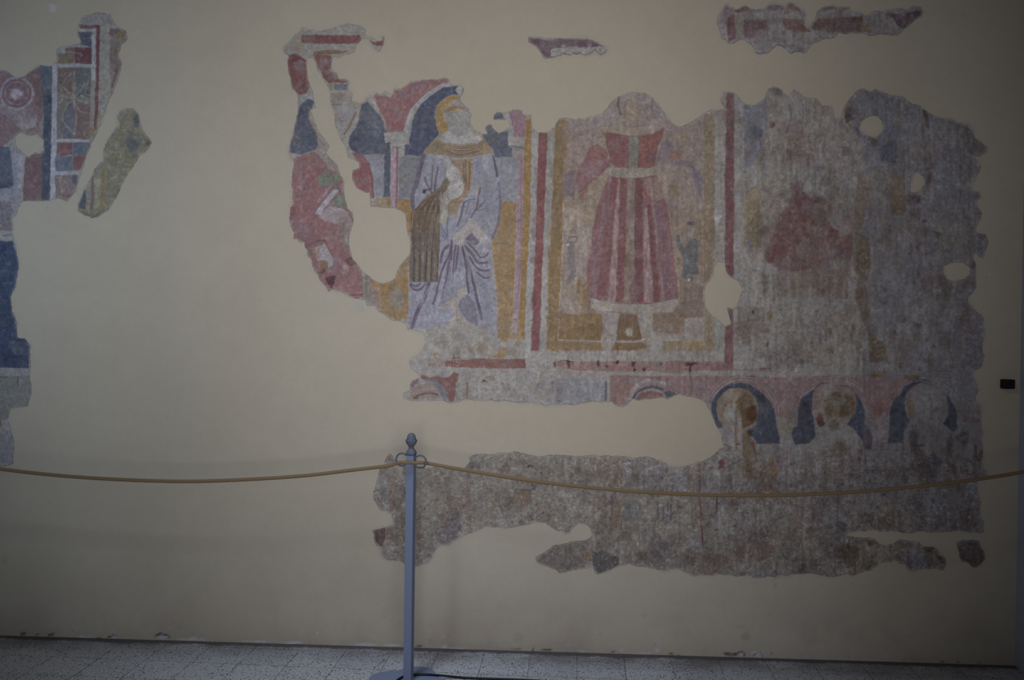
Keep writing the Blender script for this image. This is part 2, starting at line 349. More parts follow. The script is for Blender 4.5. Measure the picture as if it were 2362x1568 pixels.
HOLES_MAIN = [
 chain(('C', '245,330 290,335 310,370 330,430 370,500 395,550 430,620 440,720 465,790 470,880 510,990 560,1070 580,1150 620,1160 670,1200 670,1240 610,1260 615,1340 650,1400 720,1440 760,1440 760,1500'),
       ('D', '990,165 1060,170 1150,180 1240,190 1320,220 1360,260 1370,340 1380,440 1415,540 1410,650 1380,700 1300,800 1270,860 1255,920 1210,960 1130,985 1050,970 1000,940 970,900 900,850 860,790 800,730 780,650 760,560 765,480 790,390 810,320 800,230 745,190 715,80'),
       ('C', '545,1400 545,1340 510,1290 490,1210 440,1160 400,1110 430,1050 380,990 330,910 300,830 270,760 320,740 300,680 280,590 250,500 240,400')),
 pp('I', '1780,490 1850,490 1860,560 1900,620 1970,660 2010,730 1990,800 1960,880 1920,910 1870,895 1880,960 1905,1040 1860,1065 1790,1010 1720,960 1670,880 1665,780 1680,700 1720,640 1750,590 1745,540 1770,520'),
 pp('M', '240,405 310,375 370,385 410,430 425,500 390,570 340,600 290,585 220,560 190,500 205,440'),
 pp('M', '740,950 770,940 830,990 845,1050 800,1120 750,1150 700,1140 695,1060 710,1000'),
 pp('O', '900,470 960,440 1080,440 1150,480 1150,540 1100,590 1000,610 930,590 900,530')]
OUT_LEFT = chain(('A', '-370,800 -300,640 -420,520 -330,450 0,470 60,485 110,520 170,500 220,460 270,430 340,440 370,410 380,320 420,305 510,290 540,290 520,230 520,180 545,120 600,95 650,80 740,90 760,150 800,180 850,205 850,270 810,310 790,370 815,430 800,490 770,560 745,650 720,690 710,730 670,830 640,900 600,1000 560,1080 530,1170 500,1280 460,1340 440,1350 400,1335 300,1350 200,1345 140,1350 110,1430 75,1460 80,1530'),
                 ('B', '75,250 90,330 108,420 90,500 60,590 65,650 90,720 95,800 140,810 170,850 165,920 160,1000 170,1100 150,1180 60,1190 40,1250 60,1330 85,1400 75,1490 30,1510 -150,1500 -300,1370 -370,1210 -290,1010 -350,800 -270,600 -340,350 -290,150'))
HOLES_LEFT = [pp('A', '130,885 200,910 240,900 290,940 295,1010 240,1020 190,1050 150,1020 110,980 100,920')]
OUT_STRIP = pp('A', '780,790 800,740 850,720 900,725 930,770 945,830 970,900 1005,930 1020,960 990,1000 940,1040 890,1110 840,1190 800,1280 760,1350 720,1410 660,1440 610,1460 560,1440 520,1410 525,1360 560,1280 610,1190 640,1110 690,1070 690,1020 720,940 770,850 800,830')
OUT_SLIVER = pp('K', '180,290 200,160 340,130 450,160 600,190 900,200 1300,200 1650,205 1800,240 1950,290 2010,350 2130,400 2140,490 2080,560 1980,610 1930,570 1880,500 1840,480 1780,550 1700,600 1600,620 1520,600 1500,560 1420,610 1290,590 1250,620 1130,605 1040,575 980,630 850,660 720,700 620,690 550,620 500,500 400,410 290,350')
OUT_TOP = pp('J', '80,150 140,80 170,30 200,70 240,80 260,110 350,55 410,90 560,80 600,40 730,30 790,60 830,20 870,40 920,80 980,90 990,150 975,220 980,270 1010,295 1045,270 1090,220 1110,130 1160,70 1260,60 1380,65 1450,65 1470,110 1560,120 1600,160 1740,100 1850,100 1950,80 2050,90 2120,50 2200,70 2230,110 2190,180 2120,230 2020,310 1990,350 1960,375 1880,365 1760,355 1680,370 1620,350 1500,350 1440,355 1350,345 1310,390 1190,410 1090,450 1050,460 1020,500 980,550 930,535 880,545 840,560 800,520 750,490 700,480 650,520 590,560 470,560 440,500 400,460 350,410 300,420 240,460 170,450 140,420 100,400 90,300 70,220')
OUT_BLOB = pp('Y', '1450,1080 1520,1040 1620,1045 1700,1050 1730,1120 1780,1180 1790,1250 1750,1310 1690,1350 1620,1340 1560,1300 1500,1290 1480,1200')
def ragged(P, seed, amp=1.3, step=3.0):
    g = np.random.default_rng(seed); o = []
    for a, b in zip(P, np.roll(P, -1, 0)):
        L = np.hypot(*(b-a)); n = max(1, int(L/step)); t = np.arange(n)[:, None]/n; o.append(a+(b-a)*t)
    Q = np.concatenate(o); n = len(Q); w = g.normal(size=(n, 2))*0.8
    for c, s in ((4, 1.0), (9, 1.5)):                       # notches about 12 and 27 units long
        k = max(3, n//c); v = g.normal(size=(k, 2)); t = np.arange(n)/n*k; i = t.astype(int) % k; f = (t-t.astype(int))[:, None]; f = f*f*(3-2*f)
        w += s*(v[i]*(1-f)+v[(i+1) % k]*f)
    return Q+w*amp*0.62
OUT_MAIN, OUT_LEFT, OUT_STRIP = ragged(OUT_MAIN, 1), ragged(OUT_LEFT, 2), ragged(OUT_STRIP, 3)
OUT_SLIVER, OUT_TOP, OUT_BLOB = ragged(OUT_SLIVER, 4, 0.9), ragged(OUT_TOP, 5), ragged(OUT_BLOB, 6)
HOLES_MAIN = [ragged(h, 10+i, 0.6) for i, h in enumerate(HOLES_MAIN)]; HOLES_LEFT = [ragged(h, 20, 0.8) for h in HOLES_LEFT]
# ------------------------------------------------------------------ painting (colours of the paint, plus shade painted along some lower edges)
CAN[:] = PALE
# ---- the large fresco: grounds of its zones
poly('P', (139, 133, 131), '640,40 2300,40 2300,1340 640,1340', 1, 0, rough=0)
poly('P', (132, 124, 116), '840,1030 2300,1030 2300,1340 840,1340', 1, 0.1)
poly('P', (134, 128, 131), '1560,960 2300,960 2300,1230 1640,1230', 0.9, 0.3)
poly('P', (124, 121, 130), '1990,200 2300,200 2300,1240 1990,1240', 1, 0.2)
poly('P', (140, 122, 116), '1297,270 1640,270 1640,812 1290,812', 0.95, 0.1)
# ---- left broken panel with the red-robed kneeling figure
poly('C', RED, '200,145 680,150 690,190 650,215 480,222 200,210', 0.95, 0.35)
poly('C', RED, '760,190 800,205 850,195 880,150 870,230 820,235 770,215', 0.9, 0.3)
poly('C', TAN, '130,150 200,145 200,290 110,280', 0.5, 0.5)
poly('C', RUST, '290,285 400,270 590,275 530,300 300,305', 0.8, 0.4)
poly('C', RED, '290,305 440,310 450,400 430,440 510,490 580,510 580,540 420,540 370,480 340,420 310,350', 0.85, 0.5)
for x, y, r in ((400, 370, 35), (470, 500, 25), (350, 440, 18)): spot('C', LAV, x, y, r, r, 0.6)
spot('C', DRED, 390, 490, 25, 18, 0.7)
poly('C', RED, '90,315 160,300 240,350 240,450 270,560 240,620 180,640 130,590 80,420', 0.92, 0.4)
spot('C', LAV, 180, 400, 45, 60, 0.5); spot('C', (110, 60, 66), 140, 340, 35, 30, 0.6); spot('C', DRED, 220, 580, 40, 25, 0.6)
poly('C', PALEB, '180,660 290,600 300,680 170,740', 0.7, 0.3)
poly('C', TAN, '405,545 465,545 460,600 410,600', 0.8, 0.3); poly('C', (96, 102, 116), '465,548 580,548 572,600 460,600', 0.85, 0.4)
line('C', PALEB, '430,540 580,540', 2, 0.8)
poly('C', (132, 122, 112), '440,612 620,612 615,690 440,690', 0.7, 0.4)
for i in range(8): line('C', BRN, [(455+i*16, 630), (455+i*16, 665)], 1.3, 0.5)
line('C', RUST, '445,718 530,715', 3, 0.75); line('C', PALEB, '445,695 560,693', 3, 0.7)
poly('C', (136, 132, 136), '480,730 560,700 640,720 660,790 640,900 560,990 500,930 470,850', 0.85, 0.2)
line('C', (152, 134, 108), smooth('620,700 665,740 668,860 635,930 560,990 530,1010', 'C'), 3, 0.85) if False else line(None, (152, 134, 108), smooth('620,700 665,740 668,860 635,930 560,990', 'C'), 3, 0.85)
line('C', RUST, '640,790 600,880 555,955', 6, 0.7); line('C', TAN, '470,735 490,790 475,850', 5, 0.6)
spot('C', LAV, 590, 800, 40, 35, 0.5); line('C', DARK, '505,848 520,842 540,850 525,858', 1.2, 0.8); line('C', DARK, '500,830 525,820 550,828', 1, 0.5)
line('C', DARK, '470,860 480,890 495,910', 1, 0.4)
poly('C', BLUE, '180,730 250,670 300,690 290,740 260,780 270,870 320,950 330,1050 310,1090 190,1130 95,1110 120,960 150,860', 0.95, 0.35)
spot('C', (100, 98, 92), 150, 1000, 50, 60, 0.5); spot('C', NAVY, 210, 770, 50, 60, 0.5)
line(None, TAN, smooth('265,750 262,820 285,880 320,950 345,1010 385,1060', 'C'), 4, 0.85)
poly('C', BLUE, '690,720 740,690 800,760 860,830 900,920 890,1000 880,1120 690,1130 610,1100 580,1040 590,980 640,920 670,830 680,760', 0.95, 0.35)
spot('C', (104, 112, 128), 800, 900, 70, 90, 0.5); spot('C', NAVY, 640, 1040, 50, 60, 0.5)
line(None, (128, 128, 130), smooth('735,680 800,740 860,820 895,920 890,1000', 'C'), 7, 0.7, 0.5)
poly('C', (126, 126, 138), '700,1130 880,1130 880,1480 810,1485 780,1300 740,1180', 0.95, 0.2)
poly('C', (76, 84, 106), '882,1010 930,1010 925,1480 870,1480', 0.9, 0.35)
# red robe of the first figure
poly(None, (136, 92, 96), chain(('C', '130,1160 300,1100 350,1140 420,1240 540,1300 545,1400'), ('D', '720,80 800,230 810,320 790,390 760,480 765,560 800,730 900,850 910,1130 840,1150 740,1095 590,1055 540,1075 460,960 370,790 310,700 290,540 170,515 120,280 150,0')), 0.95, 0.3)
scatter(3, (665, 370, 800, 640), 60, [RED, DRED, (146, 104, 108), LAV, (120, 84, 90)], (5, 16), 0.45)
poly('C', (140, 120, 118), '300,1090 350,1080 420,1150 490,1210 520,1290 440,1260 370,1160', 0.6, 0.4)
line('C', TAN, '460,1130 500,1240 540,1330 540,1420', 5, 0.5)
poly('C', GREEN, '335,1290 510,1285 525,1340 470,1385 340,1380', 0.85, 0.4)
poly('D', (142, 142, 156), '590,-10 660,-10 560,110 460,250 400,250 420,200', 0.9, 0.2); line('D', NAVY, '640,-30 665,10', 2.5, 0.8)
line('D', (96, 104, 120), '650,10 590,90 560,130', 2, 0.6); line('D', PALEB, '420,130 560,-40', 5, 0.6)
poly('D', GREEN, '690,10 720,80 745,190 690,190 570,140', 0.85, 0.4); poly('D', GREEN, '480,250 560,160 580,175 520,240', 0.7, 0.4)
poly('D', (140, 128, 134), '430,270 560,160 720,200 800,240 790,330 620,350 500,320', 0.8, 0.3)
line('D', (104, 84, 78), '720,200 800,240', 2, 0.7); line('D', RED, '770,240 800,330', 3.5, 0.8); line('D', DARK, '760,240 720,190 650,170', 1, 0.5)
for k in range(6): line('D', (112, 104, 120), [(540+k*22, 200+k*6), (500+k*30, 310)], 0.8, 0.5)
poly('D', GREEN, '660,340 720,330 710,500 730,600 735,690 700,600 680,480', 0.85, 0.3)
poly('D', (142, 134, 132), '720,350 800,330 775,480 765,570 730,570 715,480', 0.75, 0.4); line('D', DARK, '740,400 760,480 745,560', 1.2, 0.5)
line('D', (84, 74, 80), '300,590 370,550 420,535 510,530', 3, 0.7); poly('D', (112, 92, 96), '300,560 420,540 400,580 310,620', 0.7)
poly('D', GREEN, '310,650 390,620 380,660 320,700', 0.6)
poly('D', (144, 138, 146), '400,600 500,560 560,660 595,740 590,800 540,820 500,740 430,740', 0.85, 0.2)
poly('D', (136, 110, 96), '410,620 450,600 450,730 400,700', 0.6, 0.4); spot('D', (132, 106, 76), 490, 790, 40, 50, 0.7); spot('D', (108, 80, 66), 480, 860, 35, 30, 0.8)
poly('D', (84, 56, 62), '510,920 620,900 600,1000 590,1050 530,1000', 0.8, 0.4); poly('D', (96, 66, 68), '700,740 810,690 850,780 780,800', 0.75, 0.4)
poly('D', (148, 130, 126), '690,790 760,800 750,890 690,900', 0.7, 0.3); poly('D', (142, 98, 98), '760,820 900,850 910,1100 780,1110 620,1060 640,920', 0.6, 0.4)
line('D', (96, 66, 72), '790,1110 900,1100', 3, 0.6)
poly('D', (122, 120, 108), '905,890 990,900 990,1200 905,1150', 0.9, 0.3)
for x in (925, 950, 968): line('D', (150, 144, 130) if x != 950 else (92, 90, 84), [(x, 900), (x-5, 1150)], 1.6, 0.6)
poly('D', (138, 108, 100), '975,900 1010,940 1060,1000 1100,1250 1000,1200 985,1100', 0.7, 0.4)
poly('D', OCH, '1390,690 1395,1380 1270,1370 1100,1290 1090,1100 1010,1000 1000,940 1100,980 1210,960 1270,860', 0.9, 0.3)
line('D', (150, 120, 108), '1080,1000 1090,1150 1060,1260', 6, 0.5); line('D', (140, 100, 112), '1255,920 1245,1050', 5, 0.7)
spot('D', (134, 124, 116), 1270, 1150, 85, 140, 0.95, 0.25); spot('D', BOCH, 1210, 1030, 40, 50, 0.5)
line('D', (128, 122, 112), '1270,1370 1390,1385', 9, 0.6)
poly('C', (136, 84, 90), '610,1110 700,1120 750,1190 790,1330 790,1440 800,1500 770,1490 720,1440 650,1400 615,1340 610,1260 670,1240 670,1200', 0.95, 0.35)
line('C', (112, 66, 76), '750,1200 775,1320 790,1480', 3.5, 0.6); line('D', (148, 140, 142), '990,110 1040,90', 8, 0.6)
# ---- second panel: arcade behind the grey-robed saint
poly('E', ROSE, '0,300 60,260 130,290 200,320 220,290 230,240 360,190 480,140 640,110 720,120 850,100 860,150 760,190 620,280 500,380 430,460 380,570 340,700 160,710 150,600 100,500 40,380', 0.9, 0.4)
for x, y, r in ((330, 270, 50), (270, 430, 45), (300, 520, 35), (480, 230, 40), (560, 180, 35)): spot('E', (118, 108, 132), x, y, r, r, 0.55)
spot('E', (140, 82, 86), 280, 640, 60, 50, 0.6)
line(None, (140, 140, 148), smooth('860,160 760,200 640,270 540,360 450,460 400,570 380,680 370,760', 'E'), 9.5, 0.9, 0.2)
line(None, (86, 92, 112), smooth('800,190 700,240 580,330 490,430 430,540 400,680', 'E'), 1.2, 0.4)
poly('E', (73, 80, 108), '890,195 960,185 940,230 970,280 860,290 780,340 720,420 700,520 710,620 750,730 690,800 640,860 590,900 560,985 360,970 360,850 410,840 430,720 440,600 470,520 520,430 600,340 700,260 800,205', 0.97, 0.22)
for x, y, r in ((620, 520, 50), (560, 640, 40), (680, 380, 45), (500, 900, 40)): spot('E', (92, 100, 132), x, y, r, r, 0.35)
poly('E', (142, 141, 142), '930,230 985,170 1020,210 1015,260 985,310 985,350 970,290', 0.9, 0.15)
line('E', DARK, '1020,215 1018,255 985,305 985,355', 0.9, 0.7); line('E', NAVY, '890,190 965,200', 1.5, 0.7)
poly('E', (88, 94, 116), '1240,720 1290,715 1270,690 1265,655 1300,628 1345,640 1345,665 1380,690 1430,710 1490,700 1530,690 1525,850 1575,900 1570,992 1380,995 1350,900 1250,800', 0.95, 0.3)
spot('E', (72, 84, 116), 1470, 880, 50, 60, 0.5); spot('E', SLATE, 1350, 780, 60, 70, 0.5)
poly('E', (78, 86, 108), '1355,562 1370,520 1410,478 1455,478 1480,562', 0.95, 0.25)
poly('E', (142, 140, 142), '1480,485 1540,470 1585,600 1592,760 1570,860 1530,860 1530,690 1545,600 1520,565 1485,565', 0.95, 0.15)
poly('E', (140, 104, 120), '1538,478 1600,455 1690,470 1700,510 1735,540 1710,762 1590,766 1582,620 1560,550', 0.9, 0.35)
line('E', (100, 64, 76), '1540,480 1575,580 1580,640', 1.3, 0.8)
poly('E', (144, 139, 132), '1568,768 1712,768 1708,860 1562,850', 0.95, 0.15); line('E', (76, 82, 104), '1560,862 1700,885', 2.6, 0.8)
poly('E', (106, 110, 124), '1530,860 1710,880 1700,905 1530,900', 0.6)
poly('E', (142, 138, 140), '1590,910 1700,900 1700,970 1600,970', 0.8); line('E', (110, 80, 90), '1600,915 1645,905 1690,925 1680,960 1630,968 1600,945 1600,915', 0.9, 0.6)
poly('E', (124, 127, 140), '1380,995 1640,992 1640,1490 1440,1490 1430,1300 1400,1100', 0.95, 0.25)
for i in range(6): line('E', (100, 108, 132) if i % 2 else (136, 132, 126), [(1420+i*32, 1020), (1450+i*26, 1470)], 3, 0.35, 0.7, 'm')
poly('E', (112, 116, 126), '290,980 560,990 500,1200 450,1380 435,1455 285,1450', 0.95, 0.25)
scatter(5, (920, 362, 965, 452), 16, [(92, 100, 124), (124, 126, 128), (104, 110, 118)], (4, 10), 0.4)
poly('E', (118, 122, 136), '0,950 130,960 125,1440 30,1450 0,1200', 0.5, 0.3)
poly('C', (140, 138, 136), '875,945 1050,948 1075,1040 1000,1030 890,1030', 0.9, 0.2); poly('C', (142, 140, 138), '920,1040 1040,1040 1035,1075 925,1080', 0.8)
line('C', (104, 112, 138), '890,1010 1000,1020', 3, 0.5)
poly('C', (146, 122, 134), '932,1070 995,1070 990,1330 985,1568 925,1568', 0.95, 0.15); line('C', (122, 66, 82), '985,1075 982,1300 975,1568', 3.4, 0.85, 0.2)
line('C', (118, 70, 84), '950,1068 1010,1072', 2, 0.8)
poly('D', (144, 120, 134), '1205,-10 1290,-10 1280,190 1200,190', 0.9, 0.2); line('D', (120, 72, 92), '1270,-10 1260,190', 4, 0.7)
poly('C', (140, 120, 96), '800,1490 925,1480 925,1568 800,1568', 0.8, 0.4)
poly('D', (142, 122, 92), '1050,80 1205,85 1200,185 1060,170', 0.8, 0.4); spot('D', (136, 100, 64), 1180, 130, 25, 45, 0.7)
poly('D', OCH, '1280,78 1430,88 1455,250 1425,360 1400,480 1375,440 1365,260 1320,210 1275,195', 0.97, 0.15); line('D', PALE, '1280,72 1425,84', 2, 0.8)
poly('P', (146, 116, 80), '1140,462 1202,465 1196,792 1150,785 1148,700 1135,560 1148,500', 0.97, 0.2)
scatter(8, (1140, 470, 1200, 780), 26, [(150, 124, 92), (128, 100, 68), (152, 118, 74), (142, 126, 108)], (5, 18), 0.45, 1.6)
line('E', PALE, '1440,1490 1620,1492', 2, 0.7)
poly('P', (142, 118, 132), '1193,360 1208,360 1205,560 1202,640 1197,768 1183,768 1187,640 1190,540', 0.9, 0.25, 'v')
line('P', (124, 84, 104), '1203,370 1202,600 1194,690', 3, 0.6); line('P', (150, 138, 138), '1193,372 1190,560 1183,768', 2, 0.7)
poly('P', (146, 112, 66), '1213,276 1227,276 1223,480 1214,640 1212,790 1192,790 1200,690 1204,560 1208,400', 0.95, 0.2)
poly('P', (140, 138, 140), '1227,290 1241,297 1237,480 1231,640 1226,760 1224,850 1208,850 1213,700 1218,600 1223,480', 0.95, 0.15)
poly('P', (132, 76, 80), '1242,303 1263,304 1257,480 1250,640 1246,760 1244,826 1224,826 1227,760 1232,640 1238,480', 0.97, 0.22)
scatter(9, (1228, 310, 1258, 820), 26, [(114, 64, 72), (140, 88, 90), (116, 74, 86)], (5, 12), 0.45, 2)
poly('P', (141, 138, 136), '1263,300 1280,297 1274,520 1263,700 1262,812 1245,826 1250,640 1257,480', 0.95, 0.12)
poly('P', (134, 106, 70), '1281,276 1309,276 1301,390 1298,480 1294,640 1290,812 1262,806 1266,640 1273,480 1277,380', 0.95, 0.25)
scatter(10, (1270, 290, 1300, 800), 26, [BOCH, (146, 116, 74), (120, 92, 62)], (5, 14), 0.5, 2)
line('H', (156, 150, 138), '500,345 480,800 465,1300 460,1512', 1.2, 0.5)
# saint: halo, head, neck, collar
poly('E', GOLD, '970,282 880,288 800,330 740,400 705,500 708,600 735,690 780,725 850,690 850,600 810,580 790,510 800,450 880,400 880,370 970,335', 0.97, 0.2)
spot('E', (140, 106, 70), 900, 320, 60, 30, 0.5)
poly('E', (137, 134, 134), '870,380 960,335 1035,395 1080,440 1110,500 1110,600 1130,700 1100,740 850,700 860,600 800,540 810,480', 0.98, 0.08)
poly('E', (148, 113, 78), '800,480 860,425 960,412 1045,430 1040,452 960,450 900,465 820,490', 0.9, 0.3); line('E', RUST, '860,440 950,430 1040,445', 1.4, 0.6)
poly('E', (136, 133, 138), '865,390 960,340 1030,395 1020,420 900,410', 0.9, 0.1)
for i in range(9): line('E', (112, 112, 120), [(880+i*26, 560+(i % 3)*20), (890+i*22, 690+(i % 2)*30), (900+i*18, 750)], 1.2, 0.3)
line('E', (98, 98, 104), '1030,470 1075,480 1080,510', 1.6, 0.5); line('E', (98, 98, 104), '1000,560 990,640', 1.4, 0.4)
line('E', (112, 96, 84), '870,500 940,480 1020,490', 1, 0.4)
poly('E', (150, 147, 148), '735,790 790,735 850,690 900,740 980,755 1060,745 1110,700 1200,760 1238,800 1180,828 1050,842 880,832 780,822', 0.97, 0.05)
poly('E', (139, 119, 96), '590,930 610,880 700,795 735,792 800,828 880,842 1050,850 1180,835 1235,805 1250,770 1300,850 1335,900 1340,960 1250,975 1080,985 985,990 900,985 760,965 610,965', 0.96, 0.2)
for i in range(7):
    line(None, (100, 78, 64) if i % 2 else (150, 132, 104), smooth([(720-i*6, 815+i*9), (800, 845+i*15), (950, 862+i*19), (1100, 862+i*17), (1230, 830+i*14)], 'E'), 1.3, 0.65)
line(None, (86, 64, 60), smooth('850,930 950,960 1050,960 1200,920', 'E'), 4, 0.45)
line('E', (158, 132, 92), '735,790 850,690', 1.6, 0.7); line('E', (158, 132, 92), '1110,700 1200,745 1245,790', 1.6, 0.7)
line('E', (140, 112, 84), '1235,800 1300,850 1335,900', 2, 0.6)
# saint: grey robe
poly('F', (129, 130, 147), '360,200 460,210 700,250 850,290 1050,240 1280,200 1330,330 1370,500 1400,700 1420,900 1400,1150 1330,1350 1260,1420 1270,1570 560,1570 560,1330 200,1000 175,850 200,680 280,450 320,300', 0.98, 0.12)
poly('G', (129, 129, 146), '460,0 1020,60 1045,250 1060,420 1090,800 1110,1120 1050,1190 960,1110 850,1030 700,880 600,980 480,1040 300,1070 90,1060 110,800 130,540 450,540', 0.98, 0.12)
spot('F', (144, 144, 156), 1180, 420, 90, 200, 0.5); spot('F', (108, 116, 148), 1110, 400, 60, 120, 0.4); spot('F', (110, 118, 150), 1250, 900, 80, 220, 0.4)
# cloth shadow strokes as painted by the fresco's painter (brush folds, part of the picture)
def fold(src, s, w, col=PURP, a=0.7): line(None, col, smooth(s, src), w*1.3 if col != (150, 150, 166) else w, min(0.92, a*1.12), 0.3)
fold('F', '355,230 320,330 270,500 215,680 190,820 200,960', 7, (96, 82, 106), 0.75); fold('F', '330,330 290,520 250,680', 3, (78, 64, 90), 0.6)
fold('F', '1310,240 1345,380 1365,520', 3.5, (92, 76, 100), 0.8); fold('F', '1385,620 1412,800 1400,1000 1370,1200 1300,1380', 4.5, (98, 84, 112), 0.6)
fold('F', '470,380 460,550 450,700', 2.3); fold('F', '545,390 515,560 500,700', 2.6); fold('F', '370,560 395,640 440,720', 3); spot('F', (76, 60, 84), 372, 565, 20, 18, 0.8)
fold('F', '350,725 400,705 450,735', 3); spot('F', (70, 54, 78), 340, 730, 34, 32, 0.9, 0.2); fold('F', '500,640 490,740 440,740', 3)
fold('F', '600,230 540,250 640,300 680,420 655,480', 1.2, (150, 146, 150), 0.5)
fold('F', '660,400 640,520 600,640 520,720', 1.6, (98, 92, 112), 0.6)
poly('F', (150, 147, 146), '500,235 620,250 700,310 760,390 840,430 870,500 840,560 910,620 910,700 850,790 750,840 720,860 660,720 700,580 650,520 670,400 640,290 560,260', 0.95, 0.05)
line(None, RUST, smooth('780,380 830,420 850,480 820,540', 'F'), 1.2, 0.5); line('F', (104, 86, 92), '740,600 790,570 830,545', 1.3, 0.6); line('F', (104, 86, 92), '750,630 800,600 830,570', 1.2, 0.5); line('F', (84, 66, 78), '830,680 860,650', 2.4, 0.6)
# brown under-tunic
poly('F', (142, 118, 94), '700,270 850,300 1020,250 1040,340 1010,560 1000,740 930,830 870,880 820,960 800,1050 680,1070 670,900 720,850 860,790 910,700 880,560 850,440 780,380', 0.95, 0.2)
for i, pts in enumerate(('930,290 930,480 945,660', '960,300 965,500 960,700', '990,330 985,540 975,720', '1020,350 1000,560 985,740', '900,330 900,480 920,600')): fold('F', pts, 2.2, (98, 76, 72) if i % 2 == 0 else (150, 126, 88), 0.6)
for i in range(7): line('F', (150, 132, 108) if i % 2 else (106, 82, 64), [(700+i*24, 900+(i % 3)*30), (760+i*20, 860+(i % 2)*60), (790+i*16, 930-(i % 3)*20)], 1.3, 0.6)
poly('F', (126, 105, 82), '660,530 715,600 660,720 570,800 575,1000 580,1200 570,1570 165,1570 165,1350 210,1050 280,900 400,780 540,700 600,640 640,560', 0.97, 0.15)
for i in range(11):
    x0 = 560-i*22; x1 = 560-i*38
    fold('F', [(640-i*12, 610+i*16), (x0-20, 780+i*18), (x1, 1050), (x1-5, 1568)], 2.3, (82, 70, 66) if i % 2 == 0 else (152, 128, 96), 0.6)
poly('G', (128, 108, 88), '130,0 460,0 455,250 440,540 120,540 110,300 130,150', 0.97, 0.2)
for x, w, c in ((180, 5, (76, 72, 84)), (235, 3.6, (80, 76, 88)), (310, 3.8, (78, 74, 86)), (405, 5, (92, 90, 104)), (205, 1.6, (148, 128, 104)), (280, 3, (134, 126, 128)), (350, 2, (144, 122, 96)), (150, 1.6, (142, 120, 94)), (435, 1.8, (138, 112, 86))):
    line('G', c, [(x+20, 0), (x, 260), (x-8, 530)], w, 0.75, 0.35)
poly('F', (148, 142, 134), '580,760 640,750 720,860 670,920 680,1060 670,1200 590,1180 575,900', 0.95, 0.08)
line('F', (104, 78, 84), '640,760 700,850', 1.8, 0.7); line('F', (104, 84, 92), '632,770 630,900 645,945', 1.4, 0.7)
poly('F', (146, 142, 142), '880,870 900,950 860,1100 830,1180 800,1150 810,1050 840,930', 0.9, 0.1)
fold('F', '910,880 880,1000 850,1130 810,1220', 3.4, (78, 86, 120), 0.75); fold('F', '1060,840 980,850 910,880', 2.2, (90, 94, 120), 0.7); fold('F', '980,870 960,960 930,1050', 2.2, (96, 96, 120), 0.6)
fold('F', '1140,630 1090,720 1040,800', 3.4, (150, 132, 110), 0.7); fold('F', '1130,690 1110,800 1080,960 1010,1090', 3, (94, 80, 106), 0.7); fold('F', '1210,850 1120,950 1050,1020', 2.4, (98, 84, 108), 0.6); fold('F', '1200,970 1100,1000', 2, (98, 84, 108), 0.5)
fold('F', '590,1190 610,1270 660,1340 680,1430', 2.2, (86, 92, 124), 0.7); fold('F', '680,1100 670,1250 690,1400', 2.6, (86, 92, 124), 0.7); fold('F', '600,1300 650,1400', 2, (86, 92, 124), 0.6)
# hand and sleeve opening
poly('F', (148, 142, 142), '960,1110 1020,1100 1100,1170 1180,1280 1250,1400 1200,1480 1130,1440 1060,1350 1010,1280 940,1360 880,1480 800,1480 760,1430 760,1330 850,1240', 0.97, 0.06)
for s in ('800,1470 790,1400', '830,1475 825,1390', '860,1475 855,1400'): line('F', (106, 88, 102), s, 1, 0.7)
line('F', (98, 84, 108), '760,1340 840,1250 920,1190 960,1110', 1.5, 0.7); line('F', (98, 98, 118), '1000,1100 1100,1180 1190,1330', 1.3, 0.6)
poly('F', (96, 82, 106), '1010,1300 1060,1360 1130,1440 1060,1490 960,1440 920,1410 980,1350', 0.8, 0.3)
for i in range(3): fold('F', [(930+i*10, 1400+i*22), (1000, 1430+i*20), (1080, 1400+i*22)], 1.3, (140, 136, 150), 0.7)
# long folds of the lower robe
for s, w in (('600,80 580,200 520,330 470,480 420,680 390,790', 3.8), ('560,130 500,200 470,320', 4.5), ('640,130 620,300 615,450', 3), ('670,140 655,300 640,420', 3.2), ('600,150 560,350 540,500 480,720', 4.2),
             ('720,150 750,300 770,480 790,660', 4), ('740,220 800,400 850,580 890,760 940,960', 4.8), ('750,130 830,230 900,320 1000,320', 4), ('780,100 860,180 920,260 980,250 1010,215', 3), ('800,260 880,380 960,410 1020,410', 3.6),
             ('880,430 960,490 1020,490', 2.6), ('340,560 290,720 220,850 150,1050', 7), ('130,580 180,630 250,620 300,560', 3.6), ('135,560 190,590 240,560', 3), ('600,200 575,420', 3)):
    fold('G', s, w, (90, 74, 100), 0.75)
for s, w in (('740,100 760,250 800,420 830,620', 1.6), ('520,200 480,380', 2), ('860,330 940,380 1040,370', 2), ('130,600 180,660 260,650 320,590', 1.5), ('590,300 560,480 510,640', 2.2)): fold('G', s, w, (150, 150, 166), 0.6)
poly('G', (98, 92, 112), '780,660 700,740 670,820 690,890 790,990 900,1040 870,800', 0.55, 0.3)
poly('G', (146, 138, 134), '650,640 700,610 775,610 775,680 690,740 665,810 700,900 800,1000 960,1090 900,1130 650,1050 560,980 640,930 590,840 480,800 560,740 640,700', 0.97, 0.1)
spot('G', (140, 110, 92), 520, 810, 35, 30, 0.5); line('G', (116, 92, 72), '655,640 645,820 665,1000', 1.6, 0.5)
line(None, (76, 84, 124), smooth('470,790 600,720 640,690', 'G'), 1, 0.6); line(None, (76, 84, 124), smooth('400,1045 500,1040 570,990', 'G'), 1, 0.6); line('G', (82, 92, 116), '980,1120 1050,1190 1110,1200', 2.4, 0.6); spot('G', (70, 52, 66), 1130, 1215, 20, 12, 0.9)
poly('G', (141, 136, 133), '100,1085 300,1070 600,1000 700,1000 960,1120 1110,1170 1420,1190 1420,1400 300,1400 300,1150', 0.9, 0.15)
